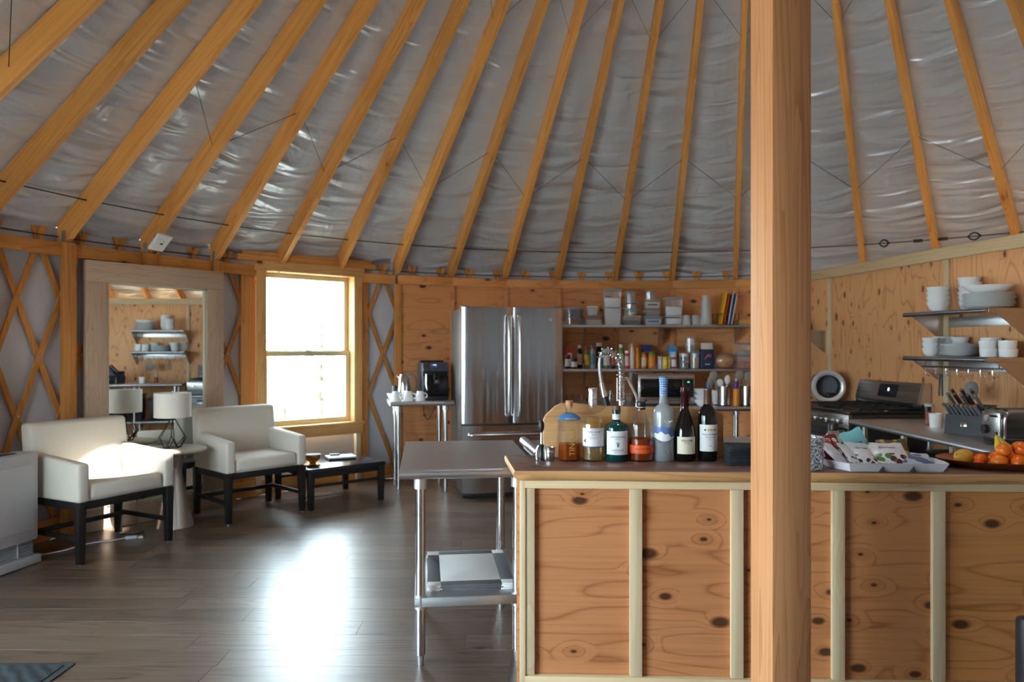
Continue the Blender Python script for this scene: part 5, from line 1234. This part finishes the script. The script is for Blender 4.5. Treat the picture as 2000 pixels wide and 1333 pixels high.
# local frame there: x runs towards the camera, -y into the room
t = TW('corner_table', 'small stainless corner table between the range and the back counter', 'table', -.24, 0, 0); box('top', (.98,.42,.035), (.49,-.235,.7625), stl, t, .008)
for x_ in (.05,.93):
    for y_ in (-.07,-.40): cyl('leg', .02, 0, .745, stlZ, t, (x_,y_,0), seg=14)
RW = .78; s0_ = .79
t = TW('range', 'black and stainless gas range with a tilted control backguard', 'range', s0_, 0, 0)
dpth = .66; bks = plain('range_black', (.014,.014,.015), .25); rst = steel('range_steel', (.34,.32,.30), .3)
box('body', (RW, dpth-.03, .80), (RW/2, -.015-(dpth-.03)/2-.02, .42), darkg, t, .004); box('cooktop', (RW, dpth, .022), (RW/2, -dpth/2-.015, .832), bks, t, .004)
od = box('oven_door', (RW-.01,.03,.50), (RW/2, -dpth-.012, .40), bks, t, .005); box('door_glass', (.5,.004,.28), (0,-.017,.02), blackg, od, .003); tube('door_handle', [(-.32,-.02,.215),(-.32,-.05,.215),(.32,-.05,.215),(.32,-.02,.215)], .011, stlZ, od, 10)
box('drawer', (RW-.01,.025,.11), (RW/2,-dpth-.010,.09), darkg, t, .004); kp = box('knob_panel', (RW,.03,.115), (RW/2,-dpth-.008,.765), rst, t, .004)
for k in range(5):
    kb = cyl('knob', .021, 0, .03, stlZ, kp, (-.30+.15*k,-.016,0), (R_(90),0,0), 18, r2=.018); box('knob_grip', (.006,.034,.010), (0,0,.033), chrome, kb, .002)
gi = plain('cast_iron', (.02,.02,.02), .6)
for gx in (.02, .28, .54):
    g_ = link('grate', box_me(.22,.010,.012,gi,.002), t, (gx+.11,-.07,.860))
    for yy in (-.10,-.20,-.30,-.40,-.50): link('grate_bar', box_me(.22,.010,.012,gi,.002), g_, (0,yy,0))
    for xx in (-.105,0,.105): link('grate_bar', box_me(.010,.51,.012,gi,.002), g_, (xx,-.25,0))
    for xx in (-.1,.1):
        for yy in (0,-.5): link('grate_foot', box_me(.012,.012,.018,gi,0), g_, (xx,yy,-.013))
    for yy in (-.16,-.44): cyl('burner', .045, .843, .853, gi, t, (gx+.11,yy,0), seg=18)
box('backguard_base', (RW,.08,.06), (RW/2,-.055,.872), bks, t, .003)
bgp = prism('backguard', [(-.10,.895),(-.015,.895),(-.015,1.035),(-.06,1.045)], 0, RW, rst, t, 'x')
prism('end_trim', [(-.105,.890),(-.012,.890),(-.012,1.04),(-.062,1.05)], RW-.03, RW+.002, stlZ, t, 'x')
dsp = hexa('control_display', [(.28,-.0955,.925),(.50,-.0955,.925),(.50,-.085,.925),(.28,-.085,.925)], [(.28,-.0695,1.025),(.50,-.0695,1.025),(.50,-.06,1.025),(.28,-.06,1.025)], blackg, t, 0)
box('clock_digits', (.012,.002,.022), (.40,-.082,.983), plain('display_white', (.8,.9,.95), .5, emis=1.2), t, 0, (R_(-14),0,0))
for i in range(4):
    for j in range(2): box('touch_key', (.010,.001,.007), (.305+.022*i if i < 3 else .46, -.089+.012*j, .945+.045*j), grayp, t, 0, (R_(-14),0,0))
# drum-shaped appliance
t = TW('drum_roaster', 'black drum-shaped appliance with a silver open rim on a short pedestal', 'appliance', .53, .20, .78); t.rotation_euler = (0,0,R_(-12))
lathe('drum', [(0,.0),(.118,.0),(.126,.01),(.126,.15),(.134,.158),(.140,.172),(.132,.186),(.118,.186),(.104,.178),(.100,.15),(.098,.05),(0,.048)], blackp, t, (0,.10,.195), (R_(90),0,0), 40, False)
lathe('rim', [(.100,.176),(.104,.182),(.118,.190),(.134,.1895),(.1425,.175),(.137,.160),(.1345,.160),(.136,.174),(.130,.184),(.118,.1855),(.106,.178)], plain('rim_silver', (.82,.83,.84), .3, .55), t, (0,.10,.195), (R_(90),0,0), 48, False)
cyl('inner_plate', .097, .055, .062, grayp, t, (0,.10,.195), (R_(90),0,0), 32); cyl('stem', .028, .015, .075, chrome, t, seg=18); cyl('pedestal', .075, 0, .016, blackp, t, bev=.004); box('motor_housing', (.09,.10,.12), (.05,.06,.075), blackp, t, .01)
t = TW('herb_bundle', 'green leafy packet with a pink flower print in the corner beside the post', 'packet', .18, .20, .78)
for k in range(14):
    a = k*2.4; sphere('leaf', .022, cm_(*((74,130,50),(60,110,44),(150,170,70))[k % 3]), t, (.05*math.cos(a), .05*math.sin(a), .03+.014*k), (1,.35,1.5), (a,.4,a), 8)
sphere('flower', .026, cm_(214,170,196), t, (.03,-.06,.06), (1,.6,1), seg=10)
t = TW('corner_shelf', 'short steel shelf in the corner behind the timber post', 'shelf', -.30, 0, 1.47)
box('shelf_plate', (.50,.28,.004), (.25,-.14,-.002), stl, t, .001); tube('rolled_edge', [(0,-.28,-.014),(.50,-.28,-.014)], .014, stl, t, 10); prism('bracket', [(-.28,-.004),(0,-.004),(0,-.21)], .496, .50, steel('bracket_steel', (.5,.49,.47), .4), t, 'x')
t = TW('canister', 'dark blue canister on the corner shelf', 'canister', .06, .215, 1.4705); cyl('body', .045, 0, .095, cm_(36,42,60), t, bev=.004); cyl('lid', .046, .095, .112, blackp, t, bev=.003)
t = TW('spice_box', 'pale printed box beside the dark canister on the corner shelf', 'box', .135, .20, 1.4705); box('carton', (.03,.05,.085), (0,0,.0425), cm_(206,180,160), t, .002); box('print', (.002,.03,.03), (.0155,0,.05), cm_(80,90,130), t, 0)

CZ = .80
def yc(x, y, z=CZ): return (x, y, z)
t = thing('side_counter', 'stainless counter along the plywood partition holding the toaster', 'counter', (2.43, 5.36, 0))
# local: x from room edge towards partition, y towards the camera is negative
box('top', (.58,2.05,.036), (.30,-1.025,CZ-.018), stl, t, .004); tube('rolled_edge', [(.014,0,CZ-.019),(.014,-2.05,CZ-.019)], .019, stl, t, 14); box('end_roll', (.58,.03,.036), (.30,-.012,CZ-.018), stl, t, .012)
for y_ in (-.10,-.62,-1.15,-1.95):
    for x_ in (.07,.53): cyl('leg', .02, 0, CZ-.036, stlZ, t, (x_,y_,0), seg=16)
box('undershelf', (.52,1.95,.02), (.30,-1.03,.26), galv, t, .002)
for k, (y_, hgt, lab) in enumerate(((5.12,.30,'left black storage bin under the side counter'),(4.62,.36,'middle black storage bin under the side counter'),(4.05,.30,'right black storage bin under the side counter'))):
    t = thing('storage_bin', lab, 'bin', (2.73, y_, .2705), 0, 'black bins under the side counter'); hexa('tub', [(-.16,-.20,0),(.16,-.20,0),(.16,.20,0),(-.16,.20,0)], [(-.18,-.22,hgt),(.18,-.22,hgt),(.18,.22,hgt),(-.18,.22,hgt)], blackp, t, .01); box('lid', (.38,.46,.02), (0,0,hgt+.01), blackp, t, .006)
# knife block
t = thing('knife_block', 'black knife block on the side counter full of steel-handled knives', 'knife block', (2.745, 4.44, CZ), R_(34))
prism('block', [(-.095,0),(.085,0),(.105,.08),(.09,.115),(-.075,.115)], -.11, .11, plain('block_black', srgb(34,36,40), .35), t, 'y')
prism('steel_side', [(-.096,.002),(-.06,.002),(-.065,.10),(-.078,.10)], .1105, .113, stlZ, t, 'y'); prism('steel_side', [(-.096,.002),(-.06,.002),(-.065,.10),(-.078,.10)], -.113, -.1105, stlZ, t, 'y'); box('badge', (.002,.034,.026), (-.0895,0,.06), chrome, t, .0005, (0,R_(10),0))
hexa('upper_block', [(-.055,-.10,.1155),(.095,-.10,.1155),(.095,.10,.1155),(-.055,.10,.1155)], [(.0,-.10,.175),(.10,-.10,.175),(.10,.10,.175),(.0,.10,.175)], plain('block_black2', srgb(30,32,36), .35), t, .004)
hst = plain('knife_handle_steel', srgb(150,154,162), .3, .5); kbk = plain('knife_handle_black', srgb(70,72,78), .3, .4)
def knife(label, y_, x0_, z0_, L_, mt):
    o = thing('knife', label, 'knife', tuple(Matrix.Translation((2.745,4.44,CZ)) @ Matrix.Rotation(R_(34),4,'Z') @ Vector((x0_,y_,z0_))), R_(34), 'knives in the block'); d = Vector((-.80,0,.60)).normalized()
    tube('handle', [d*.004, d*(L_*.5), d*L_], [.009,.009,.0105], mt, o, 8); tube('butt', [d*L_, d*(L_+.004)], .0095, chrome, o, 8)
    tube('blade', [d*.004, d*-.02], .004, stlZ, o, 6)
for k in range(8): knife('steak knife %s in the lower row of the block' % ('first','second','third','fourth','fifth','sixth','seventh','eighth')[k], .085-.0243*k, -.068, .118, .10, hst)
for k in range(5): knife('carving knife %s in the upper rows of the block' % ('first','second','third','fourth','fifth')[k], .075-.037*k, -.018, .160, .13, kbk if k % 2 else hst)
for k in range(3): knife('large knife %s at the top of the block' % ('first','second','third')[k], .06-.055*k, .012, .178, .15, kbk)
# toaster
t = thing('toaster', 'brushed steel two-slot toaster at the right edge, on the side counter', 'toaster', (2.725, 3.94, CZ), R_(-4))
tb = prism('shell', [(-.165,.03),(.165,.03),(.165,.155),(.150,.180),(.12,.19),(-.12,.19),(-.150,.180),(-.165,.155)], -.10, .10, steel('toaster_steel', (.45,.43,.41), .22), t, 'y', smooth=30)
bv = tb.modifiers.new('bevel', 'BEVEL'); bv.width = .012; bv.segments = 2; bv.limit_method = 'ANGLE'
fp = box('front_panel', (.012,.17,.14), (-.172,0,.105), steel('toaster_front', (.5,.49,.46), .3), t, .004)
kn = cyl('dial', .024, 0, .02, blackp, fp, (-.006,.035,-.025), (0,R_(-90),0), 20); box('lever', (.025,.03,.010), (-.015,-.04,.05), blackp, fp, .003); lathe('button_cluster', [(0,0),(.018,0),(.018,.006),(0,.006)], zinc, fp, (-.006,.035,.035), (0,R_(-90),0), 12, False)
box('base', (.33,.20,.028), (0,0,.022), blackp, t, .006)
for y_ in (-.04,.04): box('slot', (.26,.03,.002), (0,y_,.1905), blackp, t, 0)
for x_ in (-.13,.13):
    for y_ in (-.07,.07): cyl('foot', .012, 0, .01, blackp, t, (x_,y_,0), seg=10)
t = thing('toaster', 'second steel toaster nearer the camera, seen only in the mirror', 'toaster', (2.72, 3.58, CZ), R_(2)); box('shell', (.30,.20,.17), (0,0,.10), steel('toaster2', (.6,.6,.6), .25), t, .03, seg=3); box('base', (.30,.19,.02), (0,0,.010), blackp, t, .004); box('lever', (.02,.03,.012), (-.155,0,.12), blackp, t, .003)
t = thing('cup', 'white cup beside the knife block on the side counter', 'cup', (2.74, 4.80, CZ)); lathe('cup_body', [(0,0),(.035,0),(.042,.09),(.039,.09),(.032,.005),(0,.005)], ceram, t, seg=24, closed=False)
t = thing('spice_jar', 'glass jar of red spice between the range and the knife block', 'jar', (2.80, 4.98, CZ)); cyl('glass', .03, 0, .12, clearg, t, bev=.003); cyl('contents', .027, .003, .085, cm_(150,50,36), t); cyl('lid', .031, .12, .14, cm_(180,180,178), t, bev=.002)

# ------------------------------------------------------------------ two steel shelves with dishes
def dish_shelf(label, z, hooks=False):
    t = TW('dish_shelf', label, 'shelf', 1.70, 0, z); Lx, D = .75, .33
    box('shelf_plate', (Lx, D-.015, .004), (Lx/2, -D/2, -.002), stld, t, .001); tube('rolled_edge', [(0,-D,-.016),(Lx,-D,-.016)], .016, stld, t, 14)
    for x_ in (.003, Lx-.003): prism('bracket', [(-.30,-.006),(0,-.006),(0,-.20),(-.03,-.20)], x_-.002, x_+.002, steel('shelf_bracket', (.5,.42,.36), .38) if 'shelf_bracket' not in bpy.data.materials else bpy.data.materials['shelf_bracket'], t, 'x')
    box('end_cap', (.008,D-.02,.03), (Lx-.002,-D/2,-.016), bpy.data.materials['shelf_bracket'], t, .002); box('wall_rail', (Lx,.012,.07), (Lx/2,-.012,-.07), stl, t, .002)
    return t
DZ1, DZ2 = 1.565, 1.255
dish_shelf('upper stainless dish shelf on the plywood partition', DZ1); hs_ = dish_shelf('lower stainless dish shelf with a hook rail on the plywood partition', DZ2)
tube('hook_rail', [(.02,-.20,-.075),(.73,-.20,-.075)], .006, stlZ, hs_, 8)
for k in range(7):
    x_ = .06+.10*k; tube('hook', smoothpath([(x_,-.20,-.068),(x_,-.208,-.085),(x_,-.205,-.125),(x_+.012,-.19,-.14),(x_+.03,-.20,-.135),(x_+.035,-.205,-.118)], 3), .0035, chrome, hs_, 6)
for x_ in (.05,.70): tube('rail_hanger', [(x_,-.20,-.075),(x_,-.19,-.004)], .005, stlZ, hs_, 6)
bowl_p = [(0,0),(.035,0),(.058,.022),(.072,.062),(.0735,.066),(.070,.066),(.055,.026),(.032,.006),(0,.006)]
bowl_me = lathe_me(bowl_p, ceram, 28, False)
def stack(name, label, cat, me_, s, t_, z, n, dz, group, parts='dish', jig=.003, names=None, rot=None):
    for k in range(n):
        p = W(s+jig*math.sin(k*2.1+s*9), t_+jig*math.cos(k*1.7+s*5), z+.0006+dz*k)
        pos = 'bottom' if k == 0 else ('top' if k == n-1 else ('second','third','fourth','fifth','sixth','seventh','eighth','ninth','tenth')[k-1]+' from the bottom')
        o = thing(name, label % pos, cat, p, .7*k, group); ch = link(parts, me_, o)
        if rot and k == rot[0]: ch.rotation_euler = rot[1]
plate_me = lathe_me([(0,0),(.08,0),(.088,.003),(.146,.012),(.150,.014),(.145,.0145),(.085,.006),(0,.005)], ceram, 40, False)
splate_me = lathe_me([(0,0),(.062,0),(.068,.003),(.114,.011),(.118,.013),(.113,.0135),(.066,.006),(0,.005)], ceram, 40, False)
wide_me = lathe_me([(0,0),(.06,0),(.10,.010),(.148,.046),(.150,.049),(.146,.048),(.086,.014),(0,.006)], ceram, 40, False)
def ram_me(r, h):
    n, vs, fs = 48, [], []
    prof = [(r*.90,0),(r*.93,.004),(r,h-.012),(r*1.02,h-.010),(r*1.02,h),(r*.95,h),(r*.90,.006)]
    for j, (q_, z_) in enumerate(prof):
        for i in range(n): f__ = 1+(.025 if (i % 2 == 0 and j in (1,2)) else 0); vs.append((q_*f__*math.cos(2*math.pi*i/n), q_*f__*math.sin(2*math.pi*i/n), z_))
    for j in range(len(prof)-1): fs += [(j*n+i, j*n+(i+1) % n, (j+1)*n+(i+1) % n, (j+1)*n+i) for i in range(n)]
    fs += [tuple(range(n))[::-1], tuple(range((len(prof)-1)*n, len(prof)*n))]
    return mesh(vs, fs, ceram, 30)
stack('bowl', 'white bowl, %s of the front left stack on the upper dish shelf', 'bowl', bowl_me, 1.93, .245, DZ1, 4, .034, 'bowls on the upper dish shelf')
stack('bowl', 'white bowl, %s of the rear stack on the upper dish shelf', 'bowl', bowl_me, 2.03, .085, DZ1, 6, .032, 'bowls on the upper dish shelf')
stack('plate', 'large white plate, %s of the plate stack on the upper dish shelf', 'plate', plate_me, 2.29, .175, DZ1, 10, .0095, 'plates on the upper dish shelf')
o = TW('serving_bowl', 'wide shallow white serving bowl on top of the plate stack', 'bowl', 2.29, .175, DZ1+.0006+.0095*9+.0145); link('dish', wide_me, o)
sb_me = lathe_me([(r_*.80, z_*.85) for r_, z_ in bowl_p], ceram, 28, False)
stack('bowl', 'small white bowl, %s of the front stack, lower dish shelf', 'bowl', sb_me, 1.86, .245, DZ2, 3, .036, 'bowls on the lower dish shelf')
stack('bowl', 'white bowl, %s of the far rear stack, lower dish shelf', 'bowl', bowl_me, 1.79, .085, DZ2, 3, .036, 'bowls on the lower dish shelf')
stack('plate', 'small white plate, %s of the plate stack on the lower dish shelf', 'plate', splate_me, 2.06, .20, DZ2, 9, .0090, 'plates on the lower dish shelf')
stack('bowl', 'small bowl, %s of the stack behind the small plates', 'bowl', sb_me, 1.93, .072, DZ2, 3, .038, 'bowls on the lower dish shelf')
rm = ram_me(.052,.052); rl_ = ram_me(.062,.062)
stack('ramekin', 'fluted white ramekin, %s of the front pair on the lower dish shelf', 'ramekin', rm, 2.285, .170, DZ2, 2, .0525, 'ramekins on the lower dish shelf'); stack('ramekin', 'fluted white ramekin, %s of the pair nearest the camera on the lower dish shelf', 'ramekin', rm, 2.398, .130, DZ2, 2, .0525, 'ramekins on the lower dish shelf')
stack('ramekin', 'larger fluted ramekin, %s of the rear pair on the lower dish shelf', 'ramekin', rl_, 2.195, .068, DZ2, 2, .0625, 'ramekins on the lower dish shelf')
# hanging skimmer and ladle
t = TW('skimmer', 'round steel mesh skimmer hanging from the hook rail', 'skimmer', 2.20, .225, 1.03); lathe('mesh_disc', [(0,-.012),(.05,-.006),(.062,.0),(.065,0),(.064,.003),(.05,-.003),(0,-.009)], plain('mesh_grey', srgb(128,124,120), .5, .4), t, (0,0,0), (R_(80),0,.0), 28, False); tube('handle', [(0,0,.062),(0,.01,.108)], .005, chrome, t, 8)
t = TW('tongs', 'black-handled tongs hanging from the hook rail', 'tongs', 1.93, .225, .98)
for s in (-1,1): tube('arm', [(s*.008,0,.15),(s*.012,0,.08),(s*.015,0,0)], .006, plain('tong_grey', srgb(70,74,80), .4, .5) if 'tong_grey' not in bpy.data.materials else bpy.data.materials['tong_grey'], t, 8)

# ------------------------------------------------------------------ outside the window
gnd = struct(lathe('ground', [(4.98,-.40),(45,-.40),(45,-.5),(4.98,-.5)], plain('gravel_ground', srgb(176,172,160), .9, bump=.3, bscale=3), None, (CX,CY,0), seg=48, closed=False), 'pale gravel ground outside', 'ground')
bark = plain('bark', srgb(92,80,70), .9); 
def conifer(label, x, y, h, seed, col):
    rnd = random.Random(seed); t = thing('conifer', label, 'tree', (x, y, -.42), 0, 'trees outside the window'); cyl('trunk', .05*h/4, 0, h*.9, bark, t, seg=8, r2=.01)
    vs, fs = [], []
    for k in range(int(70)):
        u = k/70; z_ = h*(.12+.85*u); r = h*.20*(1-u)+.06; a = k*2.399+rnd.uniform(-.3,.3); L_ = r*rnd.uniform(.7,1.15)
        for m_ in range(5):
            q0 = m_/5*L_; q1 = (m_+1.4)/5*L_; wd = .10*r/ (h*.2) + .05; dz = -.25*q0
            c = math.cos(a); s = math.sin(a); b0 = len(vs)
            for q_, w2 in ((q0, .02), ((q0+q1)/2, wd), (q1, .01)):
                vs += [(c*q_-s*w2, s*q_+c*w2, z_-.25*q_+rnd.uniform(-.03,.03)), (c*q_+s*w2, s*q_-c*w2, z_-.25*q_+rnd.uniform(-.03,.03)), (c*q_, s*q_, z_-.25*q_+.05)]
            for j in (0, 3): fs += [(b0+j, b0+j+3, b0+j+5, b0+j+2), (b0+j+2, b0+j+5, b0+j+4, b0+j+1), (b0+j+1, b0+j+4, b0+j+3, b0+j)]
    me = bpy.data.meshes.new('needles'); me.from_pydata(vs, [], fs); fin(me, col); link('foliage', me, t)
g1 = plain('needles_green', srgb(150,170,120), .8); g2 = plain('needles_pale', srgb(176,190,150), .8)  # needle colours lightened so the trees look hazy beyond the glass
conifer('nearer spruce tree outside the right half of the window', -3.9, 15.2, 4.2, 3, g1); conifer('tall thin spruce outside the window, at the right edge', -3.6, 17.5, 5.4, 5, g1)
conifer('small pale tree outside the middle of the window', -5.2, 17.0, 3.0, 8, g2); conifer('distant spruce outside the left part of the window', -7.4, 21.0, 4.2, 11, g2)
